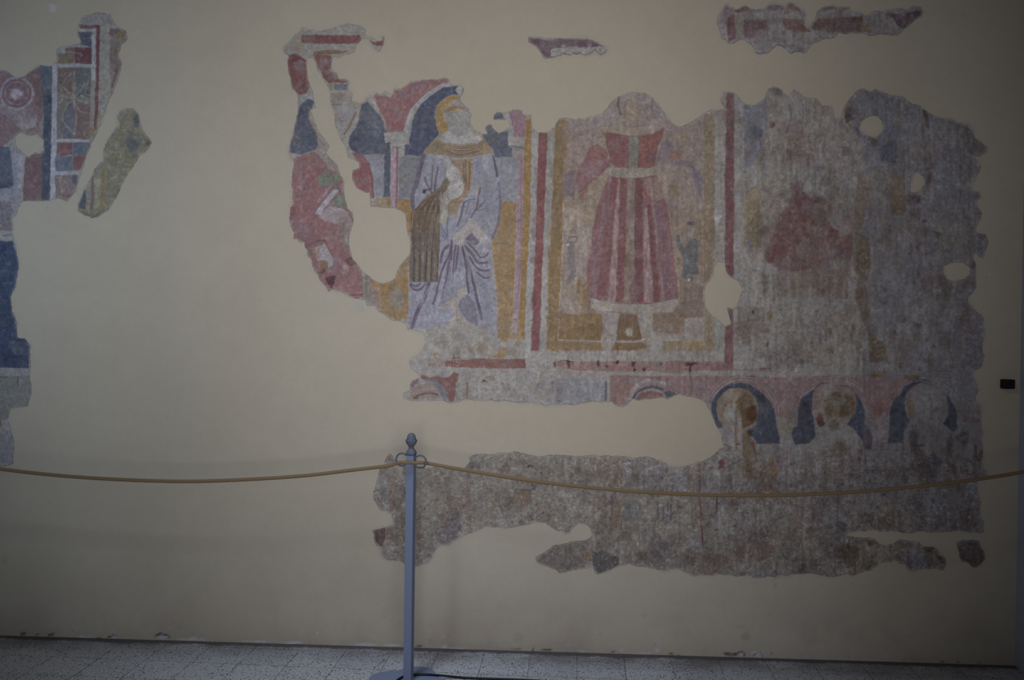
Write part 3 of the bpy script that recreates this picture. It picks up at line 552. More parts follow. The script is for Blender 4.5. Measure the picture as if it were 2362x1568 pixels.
scatter(12, (985, 750, 1200, 835), 60, [(124, 104, 84), (150, 146, 148), (116, 108, 98), (142, 120, 94)], (4, 16), 0.5)
spot('G', (142, 112, 72), 1210, 1160, 60, 60, 0.7); spot('G', (116, 96, 78), 650, 1300, 60, 50, 0.5); poly('Q', (146, 114, 72), '1480,0 1600,0 1580,150 1340,150 1340,110 1470,90', 0.7, 0.5)
spot('Q', (118, 112, 102), 1650, 60, 90, 60, 0.5)
def wash(src, s, w, col, a):
    line(None, col, smooth(s, src), w, a, 0.55, 'm', 0.5, 3.0)
for s_, w_ in (('390,260 340,420 300,600 260,800', 9), ('1200,480 1190,700 1230,950 1180,1180', 12), ('1350,700 1360,950 1320,1200', 9), ('480,300 470,500', 6), ('600,300 590,520', 6), ('1010,1000 950,1120 880,1230', 7), ('1090,250 1100,420', 7)): wash('F', s_, w_, (104, 104, 130), 0.34)
for s_, w_ in (('500,250 450,420 390,620', 8), ('650,200 620,450 600,640', 8), ('560,420 530,620 500,760', 10), ('760,260 790,430 830,640', 9), ('960,500 1000,700 1040,900', 12), ('900,520 960,760 1010,960', 9), ('170,700 140,900 120,1020', 9), ('860,700 940,900 1000,1020', 10), ('700,180 690,420', 7), ('900,300 980,420 1040,520', 8)): wash('G', s_, w_, (98, 96, 122), 0.36)
for s_, w_ in (('240,820 320,640 400,560', 6), ('430,820 500,640', 6), ('640,420 620,560', 5), ('700,430 720,560', 5), ('880,620 930,760', 5), ('900,880 980,1000', 7), ('300,960 420,900', 7), ('960,160 1000,180', 8)): wash('G', s_, w_, (148, 148, 160), 0.5)
for i_ in range(26):
    g = random.Random(500+i_); x_ = g.uniform(950, 1008); line('P', g.choice([(70, 62, 66), (84, 72, 66), (150, 128, 100), (72, 70, 84)]), [(x_+16, 455+abs(x_-1000)*0.9), (x_+5, 520), (x_, 580), (x_-3, 645)], g.uniform(0.8, 1.6), g.uniform(.4, .7), 0.5)
poly('G', (88, 88, 102), '120,300 330,300 320,540 130,540', 0.35, 0.5); poly('F', (104, 86, 70), '160,1350 210,1050 280,900 400,790 430,900 350,1568 165,1568', 0.35, 0.5)
# ---- third panel: the standing figure in the red pleated dress
scatter(13, (1300, 280, 1640, 520), 90, [(146, 130, 126), (128, 108, 112), (146, 122, 112), (120, 100, 112), (140, 118, 96)], (6, 26), 0.5)
poly('H', (142, 128, 132), '510,335 960,230 1270,60 1500,180 1720,440 1780,425 2080,245 2200,250 2200,480 510,480', 0.6, 0.4)
poly('H', (110, 94, 106), '480,960 600,900 620,1100 600,1180 480,1200', 0.7, 0.4); poly('H', (140, 104, 84), '470,480 550,470 540,800 480,800', 0.55, 0.5)
spot('H', (146, 126, 112), 1215, 290, 120, 170, 0.9, 0.3); line('H', (110, 74, 66), '1075,120 1060,200 1100,300', 5, 0.6); line('H', (96, 84, 92), '1440,130 1430,230 1455,310', 3, 0.6)
poly('H', (124, 112, 116), '1360,70 1480,170 1600,330 1560,380 1440,260 1400,150', 0.4, 0.5); spot('H', (126, 88, 82), 1420, 330, 60, 30, 0.4)
poly('H', (148, 126, 92), '860,440 980,450 1000,500 880,500', 0.6, 0.4)
for x in range(8): line('H', (100, 96, 108), [(800+x*22, 530+x*14), (780+x*24, 600+x*10)], 1, 0.5)
poly('H', (140, 126, 112), '820,540 900,530 950,620 960,720 900,660 800,600', 0.85, 0.3)
poly('H', (136, 126, 118), '1520,600 1640,480 1680,500 1530,660', 0.7, 0.3); line('H', (92, 92, 110), '1520,640 1640,520', 1.5, 0.6)
poly('H', (128, 80, 84), '880,500 1050,515 1180,540 1180,890 1060,880 1000,830 960,720 940,620 930,560', 0.95, 0.3); poly('H', (140, 92, 86), '960,800 1050,700 1180,720 1180,890 1060,880 1000,850', 0.5, 0.5)
poly('H', (136, 84, 80), '1300,540 1450,510 1580,450 1520,600 1490,720 1460,870 1400,885 1280,890', 0.95, 0.3); spot('H', (112, 88, 110), 1440, 780, 60, 80, 0.5); spot('H', (116, 62, 68), 980, 560, 50, 50, 0.6)
poly('H', (124, 118, 106), '1182,540 1296,540 1280,890 1180,890', 0.95, 0.15)
for i in range(9): line('H', (88, 86, 90), [(1195, 560+i*36), (1280, 600+i*36)], 0.8, 0.5); line('H', (88, 86, 90), [(1280, 560+i*36), (1195, 600+i*36)], 0.8, 0.5)
for x in (1182, 1290): line('H', (70, 72, 84), [(x+4, 540), (x-6, 890)], 1.3, 0.7)
poly('H', (146, 130, 118), '980,480 1000,430 1130,415 1240,435 1350,415 1560,440 1450,515 1300,540 1180,535 1050,515', 0.95, 0.15)
line(None, (84, 78, 96), smooth('930,495 1050,515 1180,535 1300,535 1450,510 1560,450', 'H'), 1.5, 0.7); line(None, (90, 78, 90), smooth('1120,420 1180,432 1260,434 1360,420', 'H'), 1.6, 0.8); line(None, (96, 78, 92), smooth('830,470 880,430 980,430', 'H'), 1.6, 0.6)
poly('H', (140, 84, 82), '740,660 850,630 950,720 960,770 700,800', 0.85, 0.35); poly('H', (132, 92, 100), '700,790 960,760 980,850 900,930 780,1060 720,1200 670,1265 620,1120 610,950 650,850', 0.85, 0.45)
spot('H', (146, 118, 132), 760, 920, 90, 60, 0.6); poly('H', (116, 66, 74), '630,1140 740,1080 700,1210 665,1265', 0.6, 0.5); line('H', (110, 78, 100), '940,880 860,960 800,1060', 4, 0.5)
poly('H', (120, 106, 124), '1520,650 1600,560 1700,700 1780,800 1850,830 1930,900 1990,1000 1960,1220 1900,1050 1840,870 1700,850 1560,830 1480,830', 0.8, 0.55)
spot('H', (146, 98, 78), 1700, 745, 75, 50, 0.85); spot('H', (150, 120, 80), 1800, 550, 30, 22, 0.7); line('H', (92, 90, 120), '1850,820 1930,1000 1970,1200', 5, 0.5)
poly('H', (146, 128, 116), '1480,860 1700,860 1720,1100 1600,1200 1500,1000', 0.6, 0.4); spot('H', (118, 94, 70), 1670, 1120, 70, 120, 0.6)
poly('H', (142, 124, 100), '500,1250 620,1180 900,930 970,990 900,1300 820,1512 460,1512', 0.6, 0.4)
# skirt with pleats
SK = pp('P', '1403,408 1517,405 1528,440 1544,505 1557,602 1565,692 1480,702 1420,698 1353,692 1353,623 1376,480')
poly(None, (134, 88, 92), SK, 0.96, 0.22)
def pleat(xt0, xt1, xb0, xb1, col, a=0.75, yt=408, yb=698):
    poly(None, col, np.array([(xt0, yt), (xt1, yt), (xb1, yb), (xb0, yb)]), a, 0.35, 'v', 0.4)
pleat(1403, 1412, 1353, 1374, (126, 96, 106)); pleat(1412, 1424, 1374, 1398, (128, 76, 78)); pleat(1426, 1431, 1401, 1421, (152, 124, 124), 0.85)
pleat(1431, 1447, 1421, 1438, (124, 76, 78)); pleat(1448, 1466, 1439, 1462, (132, 116, 104), 0.9); pleat(1469, 1482, 1466, 1483, (116, 66, 72)); pleat(1484, 1492, 1486, 1508, (154, 122, 126), 0.85, 480)
pleat(1493, 1500, 1509, 1524, (120, 68, 70), 0.8, 470); pleat(1500, 1517, 1526, 1563, (122, 92, 108), 0.8); pleat(1496, 1502, 1530, 1534, (146, 112, 112), 0.6)
poly('H', (138, 120, 104), '1360,1000 1500,990 1580,1200 1500,1250 1380,1170', 0.6, 0.5)
line('P', (60, 62, 88), '1466,410 1466,520 1466,600 1463,698', 1.8, 0.8); line('P', (70, 64, 84), '1464,520 1467,545', 3, 0.7); line('P', (146, 130, 108), '1556,560 1562,640 1566,700', 2, 0.7)
scatter(14, (1355, 560, 1560, 690), 46, [(116, 70, 78), (144, 104, 106), (112, 88, 108)], (3, 9), 0.4, 2.5)
poly('H', (142, 132, 116), '960,870 1060,888 1200,908 1350,898 1480,872 1500,960 1350,988 1200,996 1080,992 980,965', 0.96, 0.12)
for i in range(14): line('H', (86, 88, 104), [(985+i*36, 895+(6-abs(i-6))*2), (1020+i*36, 965+(6-abs(i-6))*2)], 0.9, 0.5); line('H', (86, 88, 104), [(1020+i*36, 895+(6-abs(i-6))*2), (985+i*36, 965+(6-abs(i-6))*2)], 0.9, 0.5)
line(None, (84, 74, 88), smooth('960,968 1080,992 1200,998 1350,990 1480,965', 'H'), 1.4, 0.7)
# ground under the figure, ghost creature, small donor
poly('I', (140, 110, 72), '250,350 375,360 345,900 345,1190 700,1205 830,1240 830,1280 500,1285 240,1280', 0.85, 0.4)
poly('I', (134, 104, 68), '350,950 560,960 620,950 740,960 745,1190 345,1185', 0.9, 0.4); poly('I', (142, 112, 74), '380,680 520,650 600,680 610,940 560,900 480,800 400,800', 0.8, 0.4)
scatter(15, (1265, 640, 1390, 800), 40, [(116, 88, 60), (148, 120, 82), (126, 98, 66)], (4, 15), 0.5)
poly('I', (148, 132, 122), '385,0 560,0 575,200 620,300 600,500 520,650 500,800 560,900 520,950 420,960 380,880 350,780 370,660 440,580 410,420 430,300 390,180', 0.85, 0.3)
poly('I', (112, 104, 112), '430,300 490,300 500,500 505,620 430,690 410,665 460,570 420,500', 0.75, 0.35); line('I', (74, 78, 104), '420,310 450,255 520,265 500,310', 3, 0.6)
spot('I', (168, 168, 172), 425, 322, 10, 12, 0.9, 0.1); line('I', (108, 98, 92), '475,150 490,140', 3, 0.5); spot('I', (116, 100, 92), 480, 215, 40, 20, 0.5)
poly('I', (134, 112, 92), '1540,0 1740,0 1740,640 1660,700 1400,640 1380,300 1350,0', 0.5, 0.4)
poly('I', (124, 100, 84), '1440,640 1660,700 1660,990 1200,990 1200,900 1440,880', 0.6, 0.5); poly('I', (128, 104, 82), '1200,960 1500,960 1480,1130 1200,1130', 0.7, 0.5)
poly('I', (140, 132, 132), '1480,1000 1650,990 1650,1190 1490,1190', 0.7, 0.3); poly('I', (148, 126, 88), '1280,1210 1760,1180 1760,1290 1420,1280 1290,1290', 0.8, 0.35)
poly('I', (92, 98, 106), '1405,250 1440,235 1455,320 1490,370 1515,310 1580,265 1612,300 1610,400 1590,500 1625,595 1560,600 1565,660 1460,630 1480,460 1435,370', 0.9, 0.3)
spot('I', (148, 136, 132), 1535, 215, 38, 48, 0.9, 0.2); spot('I', (78, 78, 92), 1545, 148, 36, 20, 0.85); line('I', (142, 130, 122), '1450,300 1490,350', 3, 0.5)
for w_ in ('640,810 860,850 1040,868 1200,862 1400,820 1440,850 1380,945 1100,945 1000,952 780,935 640,910',): poly('I', (149, 139, 130), w_, 0.95, 0.15)
line(None, (72, 72, 96), smooth('700,825 850,858 1040,868 1200,860 1300,840', 'I'), 1.3, 0.7); line(None, (72, 72, 96), smooth('780,935 900,945 1010,950', 'I'), 1.3, 0.6)
poly('I', (146, 140, 136), '795,950 895,950 870,1200 720,1205 760,1080', 0.9, 0.2); poly('I', (144, 138, 132), '1060,955 1200,955 1195,1110 1290,1130 1450,1150 1460,1200 1100,1200', 0.9, 0.2)
poly('I', (118, 90, 64), '900,960 1060,960 1080,1060 1100,1190 870,1195 880,1080', 0.92, 0.3); spot('I', (150, 144, 136), 990, 1115, 36, 42, 0.95, 0.1); poly('I', (126, 94, 62), '860,1215 1090,1210 1170,1260 1040,1285 830,1275', 0.9, 0.3)
poly('I', (143, 139, 139), '720,1205 860,1205 830,1290 760,1290', 0.8, 0.2); poly('I', (142, 140, 142), '1150,1210 1290,1200 1290,1290 1150,1280', 0.8, 0.2)
line('I', (164, 150, 124), '385,230 365,700 340,1192 600,1205 1090,1208 1100,1190 1440,1196 1655,1195 1662,900 1655,300 1650,60', 2, 0.75)
line('I', (158, 144, 118), '1400,480 1430,700 1435,880', 2, 0.6); poly('I', (142, 138, 142), '1600,650 1670,680 1660,710 1590,680', 0.7); spot('I', (190, 188, 184), 1520, 640, 13, 11, 0.9, 0.1)
# right border of the third panel
poly('H', (134, 116, 92), '2000,290 2120,285 2125,1100 2120,1512 2005,1512 2000,900', 0.8, 0.35); poly('I', (130, 110, 90), '1655,0 1760,0 1755,480 1720,640 1660,680', 0.7, 0.4)
poly('I', (136, 122, 100), '1660,900 1760,1010 1760,1290 1660,1290', 0.7, 0.4)
poly('P', (143, 138, 136), '1650,252 1673,250 1672,605 1652,605 1648,480', 0.9, 0.2); poly('I', (139, 139, 138), '1765,1020 1860,1070 1850,1370 1765,1370', 0.9, 0.2); spot('H', (160, 166, 178), 2160, 1430, 40, 80, 0.6)
line('I', (96, 104, 112), '1780,1060 1800,1150 1790,1300', 2.5, 0.6); line('I', (110, 112, 112), '1810,1060 1815,1250', 1.5, 0.5)
poly('P', (122, 74, 84), '1676,214 1694,214 1694,380 1692,620 1690,700 1691,850 1671,850 1674,700 1672,605 1673,400', 0.97, 0.22)
scatter(16, (1674, 220, 1692, 840), 34, [(106, 60, 74), (138, 90, 98), (104, 72, 88)], (5, 11), 0.5, 2)
poly('P', (140, 137, 139), '1694,222 1714,240 1714,600 1711,850 1692,850 1694,600', 0.9, 0.2)
# ---- band under the panels
poly('I', (143, 139, 136), '0,1290 1760,1290 1850,1380 0,1385', 0.85, 0.25); scatter(17, (1265, 800, 1650, 830), 30, [(124, 110, 92), (150, 147, 148), (134, 118, 98)], (4, 11), 0.4)
poly('Q', (132, 88, 84), '735,190 1200,160 1500,168 1840,166 1845,290 1500,292 1100,280 750,268', 0.9, 0.4); poly('Q', (142, 116, 112), '520,145 740,160 740,270 520,265', 0.75, 0.4)
poly('Q', (118, 74, 66), '1500,170 1840,168 1840,290 1600,290', 0.5, 0.5); spot('Q', (112, 62, 60), 1240, 180, 35, 28, 0.6); spot('Q', (116, 68, 58), 1360, 240, 90, 22, 0.6)
for s_, w_ in (('840,150 950,145 930,160', 2.6), ('780,205 860,215', 2.4), ('868,110 868,265', 3.2), ('845,170 852,262', 2)): line('Q', (112, 72, 62), s_, w_, 0.75)
poly('Q', (120, 74, 68), '880,165 970,165 970,262 880,262', 0.6, 0.4)
line(None, (150, 128, 118), smooth('945,188 915,170 892,188 905,208 940,220 945,245 915,258 885,246', 'Q'), 2.2, 0.9, 0.1)
line('Q', (148, 126, 116), '862,165 862,262', 1.6, 0.8, 0.1); spot('Q', (124, 98, 78), 880, 90, 90, 40, 0.5); spot('Q', (144, 112, 72), 630, 100, 45, 18, 0.6); spot('Q', (72, 52, 72), 540, 238, 14, 16, 0.8)
poly('R', (140, 100, 98), '0,195 700,200 1900,190 2340,212 2340,322 1400,332 1000,336 700,326 200,312 130,300 0,240', 0.85, 0.4)
for x, y, rx, ry in ((580, 235, 28, 42), (1070, 230, 28, 40), (1065, 310, 22, 28), (1440, 222, 32, 20), (1810, 240, 70, 32), (1830, 300, 25, 45), (1890, 215, 60, 18), (1215, 312, 26, 28), (2050, 225, 9, 55), (2098, 245, 10, 25), (190, 240, 16, 80), (690, 270, 28, 22), (845, 215, 30, 18), (5, 230, 18, 28), (180, 190, 90, 7)):
    spot('R', (74, 38, 48) if rx > 20 else (90, 54, 64), x, y, rx, ry, 0.85, 0.4)
for i in range(26):
    g = random.Random(i); x = g.uniform(0, 2100); y = g.uniform(90, 260); line('R', g.choice([(92, 72, 80), (112, 86, 74), (84, 70, 84)]), [(x, y), (x+g.uniform(-6, 6), y+g.uniform(30, 130))], g.uniform(.8, 2), 0.4, 0.6)
line('R', (70, 60, 84), '855,0 850,110', 2.6, 0.6)
line('R', RUST, '750,402 1000,396 1430,425', 3.6, 0.6); line('R', (126, 100, 66), '1430,340 1750,350', 5, 0.5); spot('R', (150, 150, 156), 1770, 370, 40, 40, 0.7)
line('S', (132, 84, 88), '460,70 700,80 1180,100', 2.4, 0.6); line('S', (122, 56, 62), '930,65 1060,60', 3.4, 0.75); poly('S', (128, 92, 102), '0,0 560,0 560,100 300,90 0,60', 0.5, 0.5)
line('S', (128, 98, 68), '0,185 300,190 850,175', 6.5, 0.75, 0.3); line('S', (118, 84, 54), '440,200 830,175', 6, 0.55); line('S', (110, 62, 76), '990,220 1050,190 1100,210', 2.6, 0.7)
poly('S', (120, 92, 68), '1640,165 1980,150 1990,250 1700,270 1640,230', 0.7, 0.4); poly('T', (124, 98, 72), '400,90 620,90 640,180 420,200', 0.6, 0.4); poly('T', (122, 88, 60), '870,160 1080,150 1080,200 960,250 880,240', 0.75, 0.4)
line('T', (88, 72, 84), '1300,85 1500,95', 1.8, 0.6); line('T', (112, 96, 96), '0,165 1000,160 1500,190', 3, 0.4)
# ---- arcade with half figures
scatter(18, (1000, 860, 1400, 925), 70, [(120, 120, 138), (112, 106, 100), (132, 118, 104), (100, 102, 120), (150, 146, 142)], (3, 14), 0.45)
poly('Q', (126, 84, 84), '410,420 430,375 500,400 560,420 640,395 760,420 870,350 945,365 900,500 880,742 800,742 740,560 640,480 540,450 440,440', 0.9, 0.35); spot('Q', (118, 90, 68), 880, 380, 60, 45, 0.6)
poly('Q', (128, 90, 104), '280,540 290,450 330,440 400,440 390,480 310,560', 0.85, 0.3); spot('Q', (150, 144, 146), 418, 470, 25, 22, 0.9, 0.1)
line(None, (104, 106, 118), smooth('590,470 660,540 720,640 780,725', 'Q'), 11, 0.8, 0.3); line(None, (118, 112, 118), smooth('290,590 340,520 420,475 520,462 600,480', 'Q'), 4, 0.7)
poly('Q', (136, 116, 110), '270,640 330,560 420,500 560,480 640,560 680,700 300,710 260,700', 0.8, 0.3); line(None, (104, 70, 66), smooth('330,700 380,660 450,640 550,630 640,650', 'Q'), 4.6, 0.75); spot('Q', (122, 84, 54), 345, 690, 40, 18, 0.8)
line(None, (126, 110, 104), smooth('290,640 360,580 450,545', 'Q'), 1.5, 0.6); poly('Q', (120, 118, 106), '905,480 1050,420 1065,720 940,735 890,700', 0.6, 0.4); line('Q', (118, 82, 84), '1050,490 1045,700', 4.5, 0.7)
spot('Q', (58, 54, 58), 1280, 450, 30, 28, 0.7); spot('Q', (118, 98, 78), 1360, 440, 90, 50, 0.4); spot('Q', (104, 82, 84), 1530, 510, 18, 20, 0.6)
poly('R', (127, 128, 141), '0,440 660,430 680,740 430,755 250,795 0,770', 0.8, 0.3)
for i in range(22):
    g = random.Random(i+50); spot('R', g.choice([(80, 86, 112), (100, 100, 120)]), g.uniform(0, 650), g.uniform(440, 740), g.uniform(6, 18), g.uniform(6, 14), 0.6)
line('R', (84, 90, 108), '40,730 75,745', 4, 0.8); line('R', (76, 82, 92), '697,475 695,735', 5, 0.85, 0.3); line('R', (88, 94, 118), '0,450 500,440', 1.6, 0.4)
poly('P', (136, 106, 112), '1407,868 1660,866 1840,870 2125,872 2125,900 2040,970 1960,965 1900,930 1835,968 1790,960 1640,930 1590,918 1450,935 1410,932', 0.85, 0.4)
poly('R', (134, 102, 98), '755,405 900,400 1000,420 1050,560 980,790 860,800 790,745 740,740 750,600', 0.75, 0.4)
scatter(19, (1410, 872, 2110, 960), 70, [(122, 88, 98), (146, 122, 126), (132, 96, 98)], (4, 16), 0.4)
line(None, (142, 136, 140), smooth('1020,700 1060,600 1140,510 1240,460 1380,470 1500,500', 'R'), 8, 0.7, 0.3); line(None, (76, 84, 102), smooth('1060,720 1110,640 1200,575 1330,545 1470,580', 'R'), 6, 0.9, 0.2); spot('R', (112, 92, 78), 1370, 440, 80, 40, 0.5)
poly('R', (140, 128, 128), '990,790 960,700 1010,640 1060,640 1040,730', 0.8, 0.2); line('R', (86, 86, 104), '1040,740 1005,800', 2.6, 0.7); line(None, (150, 142, 140), smooth('1100,690 1160,610 1330,585 1480,640', 'R'), 2, 0.7)
poly('R', (128, 86, 82), '1110,700 1180,620 1330,595 1460,640 1490,690 1150,732', 0.85, 0.35); poly('R', (76, 84, 110), '1490,620 1560,590 1650,640 1540,712 1520,690', 0.9, 0.2); poly('R', (134, 110, 108), '1600,480 1700,480 1700,640 1600,600', 0.4)
line('R', (118, 94, 80), '1840,340 1870,520 1850,640', 5, 0.6); line('R', (92, 80, 88), '1560,540 1700,630', 1.5, 0.6)
def ringed(cx, cy, rx, ry, a0, a1, cols):
    for k, (c, w, dr) in enumerate(cols):
        P = np.array([(cx+(rx+dr)*math.cos(math.radians(a)), cy-(ry+dr)*math.sin(math.radians(a))) for a in np.linspace(a0, a1, 26)]); line(None, c, P, w, 0.75, 0.3)
AR = [((142, 138, 142), 3, 3), ((96, 88, 104), 1.2, 6), ((140, 130, 134), 2.4, 9), ((122, 88, 100), 1.2, 12)]
ringed(1712, 960, 76, 82, 0, 180, AR); ringed(1928, 962, 84, 84, 20, 180, AR); ringed(2140, 962, 80, 82, 20, 180, AR[:3])
poly('S', (66, 74, 99), '240,560 300,430 400,330 530,270 700,262 850,320 980,420 1080,540 1130,680 1150,850 1190,1000 1190,1102 880,1102 830,1010 720,945 850,850 890,750 900,600 850,450 780,370 650,330 500,340 400,400 330,500 310,620 340,760 420,890 330,900 260,740', 0.97, 0.2)
for x, y, r in ((950, 480, 60), (760, 300, 40), (790, 950, 50)): spot('S', (46, 50, 60), x, y, r, r*.8, 0.7)
spot('S', (88, 96, 122), 980, 640, 60, 60, 0.5); spot('S', (90, 98, 124), 550, 290, 70, 25, 0.5); line('S', (60, 66, 92), '880,1100 1200,1102', 1.6, 0.8)
poly('S', (136, 118, 102), '500,345 650,335 780,375 850,455 895,600 885,750 840,860 740,920 560,930 420,880 345,760 318,620 335,500 400,405', 0.95, 0.25)
poly('S', (146, 132, 120), '430,400 640,380 640,480 580,520 430,500', 0.7, 0.3); poly('S', (134, 134, 138), '420,600 560,560 650,640 660,880 580,940 430,850', 0.75, 0.3)
poly('S', (108, 74, 50), '660,660 780,560 880,560 880,740 820,830 680,900', 0.85, 0.45); spot('S', (120, 100, 76), 740, 500, 100, 110, 0.6); line(None, (126, 90, 84), smooth('410,640 430,570 500,520 540,500', 'S'), 4, 0.6); line(None, (124, 92, 88), smooth('420,560 480,600 540,590', 'S'), 2.4, 0.5)
line('S', (116, 90, 62), '590,650 585,900 590,1180', 4.5, 0.7); line('S', (146, 140, 140), '640,680 640,1180', 6, 0.7); poly('S', (140, 136, 142), '390,930 560,930 570,1160 420,1130', 0.8, 0.2)
poly('S', (122, 104, 78), '680,950 800,1000 850,1080 900,1290 860,1568 680,1568 670,1100', 0.85, 0.4); poly('S', (118, 68, 68), '780,1080 840,1080 890,1270 850,1230', 0.8, 0.5); spot('S', (122, 62, 62), 605, 1125, 45, 14, 0.7)
for s_ in ('430,1115 530,1150 470,1190', '300,1240 340,1190 420,1170', '370,1340 350,1460 380,1340 450,1290'): line('S', (118, 66, 68), s_, 3.4, 0.6)
poly('S', (138, 128, 116), '1165,770 1390,770 1390,860 1330,960 1180,980', 0.85, 0.3); poly('S', (138, 134, 138), '1200,1000 1400,1010 1380,1568 1220,1568', 0.4, 0.4)
poly('S', (64, 72, 99), '1690,350 1650,480 1640,650 1680,850 1700,1000 1590,1110 1400,1110 1360,950 1390,870 1440,860 1450,640 1500,470 1590,400', 0.96, 0.22); poly('S', (112, 116, 128), '1395,620 1450,560 1440,870 1395,870', 0.7, 0.3)
spot('S', (42, 48, 66), 1550, 620, 60, 130, 0.6); spot('S', (40, 46, 62), 1550, 800, 70, 60, 0.5); spot('S', (84, 92, 108), 1480, 1000, 70, 70, 0.5)
poly('S', (140, 110, 112), '1690,360 1800,310 1800,620 1660,640', 0.6, 0.4); line('S', NAVY, '1700,320 1760,275 1840,265', 4, 0.7)
spot('P', (136, 128, 116), 1932, 925, 44, 52, 0.95, 0.25); spot('P', (112, 88, 64), 1945, 930, 30, 40, 0.5, 0.8); spot('P', (118, 66, 50), 1892, 968, 9, 16, 0.8); spot('P', (124, 76, 58), 1965, 930, 11, 20, 0.7); spot('P', (70, 58, 56), 1894, 977, 10, 7, 0.8)
spot('P', (144, 140, 136), 1925, 900, 30, 18, 0.7); spot('P', (98, 76, 52), 1925, 985, 10, 10, 0.7); line(None, (106, 82, 62), smooth('1900,925 1925,920 1945,928', 'P'), 3, 0.6)
poly('T', (66, 76, 102), '160,340 230,430 290,530 345,650 330,820 400,920 435,1000 430,1190 320,1190 290,1060 170,900 85,840 190,680 220,560 200,430', 0.92, 0.3); poly('T', (128, 130, 140), '290,520 400,640 420,950 340,840 330,650', 0.6, 0.4); line('T', (88, 82, 88), '0,300 80,300 150,340', 4, 0.6)
poly('T', (70, 80, 104), '1000,255 1110,235 1110,260 1000,310 930,370 895,440 885,600 900,720 955,790 930,860 860,960 850,1090 650,1090 660,950 680,760 690,600 740,510 830,400 880,320', 0.94, 0.25)
for x, y, r in ((870, 420, 30), (760, 620, 50), (880, 700, 25), (760, 1010, 50)): spot('T', (52, 60, 80), x, y, r, r*1.4, 0.5)
spot('T', (72, 58, 64), 880, 870, 32, 60, 0.7); line('T', (64, 66, 82), '1110,240 1250,285 1380,340', 3, 0.6)
poly('T', (64, 74, 98), '1465,450 1500,440 1530,500 1610,640 1615,900 1560,940 1410,815 1480,730 1500,600', 0.9, 0.25); spot('T', (44, 46, 54), 1500, 760, 50, 60, 0.6); spot('T', (58, 62, 74), 1640, 1030, 70, 40, 0.6)
spot('T', (130, 127, 134), 1195, 560, 300, 290, 0.9, 0.25); poly('T', (132, 108, 80), '920,490 1000,500 1040,680 1020,780 940,740', 0.7, 0.5); spot('T', (112, 84, 66), 1340, 620, 45, 40, 0.35)
poly('T', (124, 116, 122), '860,960 960,840 1130,860 1300,900 1500,920 1560,1060 1560,1568 860,1568', 0.6, 0.5); poly('T', (134, 132, 146), '1080,1180 1270,1060 1280,1300 1100,1340', 0.6, 0.3)
line('T', (72, 80, 100), '850,1095 570,1095 560,1190 830,1192', 2.2, 0.7); line('T', (88, 72, 70), '870,960 860,1100 870,1180', 3, 0.6); line('T', (60, 58, 62), '1040,1130 1140,1130', 6, 0.6); line('T', (92, 100, 116), '1060,1010 1200,1000', 5, 0.5)
poly('T', (58, 64, 90), '960,1400 1100,1360 1200,1340 1290,1200 1340,1400 1330,1568 1100,1568 1000,1480', 0.8, 0.6)
poly('T', (134, 122, 132), '430,780 520,760 620,640 640,1000 500,1190 440,950', 0.8, 0.3); poly('T', (136, 84, 90), '400,560 560,500 600,540 540,740 470,740', 0.6, 0.5)
poly('T', (118, 88, 98), '1690,700 1940,760 1945,810 1700,800', 0.6, 0.4); poly('T', (126, 124, 128), '1690,810 1960,815 1980,1000 1760,1040', 0.6, 0.3)
poly('T', (136, 60, 82), '1850,1100 1892,1100 1892,1320 1840,1320', 0.95, 0.15); line('T', (136, 70, 88), '1800,1097 1890,1100', 1.5, 0.7); poly('T', (136, 140, 156), '1800,1100 1848,1100 1840,1380 1780,1380', 0.7, 0.2); poly('T', (82, 92, 84), '1920,1200 1985,1200 1980,1300 1900,1320', 0.7, 0.3)
spot('T', (100, 92, 76), 1720, 970, 60, 60, 0.5); poly('T', (104, 96, 74), '1600,1080 1720,1080 1700,1500 1560,1500', 0.5, 0.6)
# ---- fourth panel
scatter(21, (1715, 215, 1990, 850), 150, [(128, 116, 110), (146, 141, 142), (118, 106, 98), (126, 124, 134), (134, 112, 108)], (4, 24), 0.42, 1.3)
poly('L', (110, 115, 133), '238,255 340,265 470,200 480,420 420,620 370,840 250,930', 0.85, 0.4); spot('L', (84, 94, 120), 370, 550, 60, 70, 0.6); line('L', (92, 96, 112), '480,200 478,430', 1.6, 0.7); spot('L', (98, 82, 78), 560, 140, 80, 45, 0.7)
poly('L', (138, 122, 92), '290,1130 390,1050 420,1250 440,1568 240,1568 240,1230', 0.8, 0.4); poly('N', (126, 112, 88), '150,0 330,0 330,180 300,300 150,300', 0.75, 0.4); spot('N', (96, 110, 148), 205, 260, 18, 60, 0.7)
poly(None, (120, 76, 80), chain(('L', '640,1330 740,1170 730,1080 800,1050 860,1150 900,1230 1000,1200 1120,1200 1130,1330 1100,1420 1140,1500'), ('N', '1000,10 990,100 1060,180 1180,150 1190,300 1130,430 1000,420 900,430 830,500 700,500 620,530 450,480 340,400 370,290 410,240 430,130 510,0')), 0.9, 0.55, 'l', 2.2)
scatter(122, (1780, 430, 1975, 640), 46, [(132, 126, 130), (120, 108, 116), (126, 108, 98)], (7, 20), 0.55, 1.2)
scatter(22, (1790, 440, 1960, 620), 70, [(106, 76, 90), (126, 72, 74), (134, 104, 110), (96, 66, 78), (114, 88, 84)], (5, 18), 0.5)
spot('L', (72, 56, 58), 1015, 1225, 60, 50, 0.6); spot('L', (108, 76, 80), 1050, 1050, 60, 45, 0.6); spot('L', (122, 66, 66), 780, 1080, 50, 35, 0.6); spot('L', (116, 88, 84), 740, 480, 80, 90, 0.5); spot('L', (104, 84, 104), 660, 490, 40, 70, 0.5); spot('L', (96, 54, 74), 530, 475, 28, 28, 0.7)
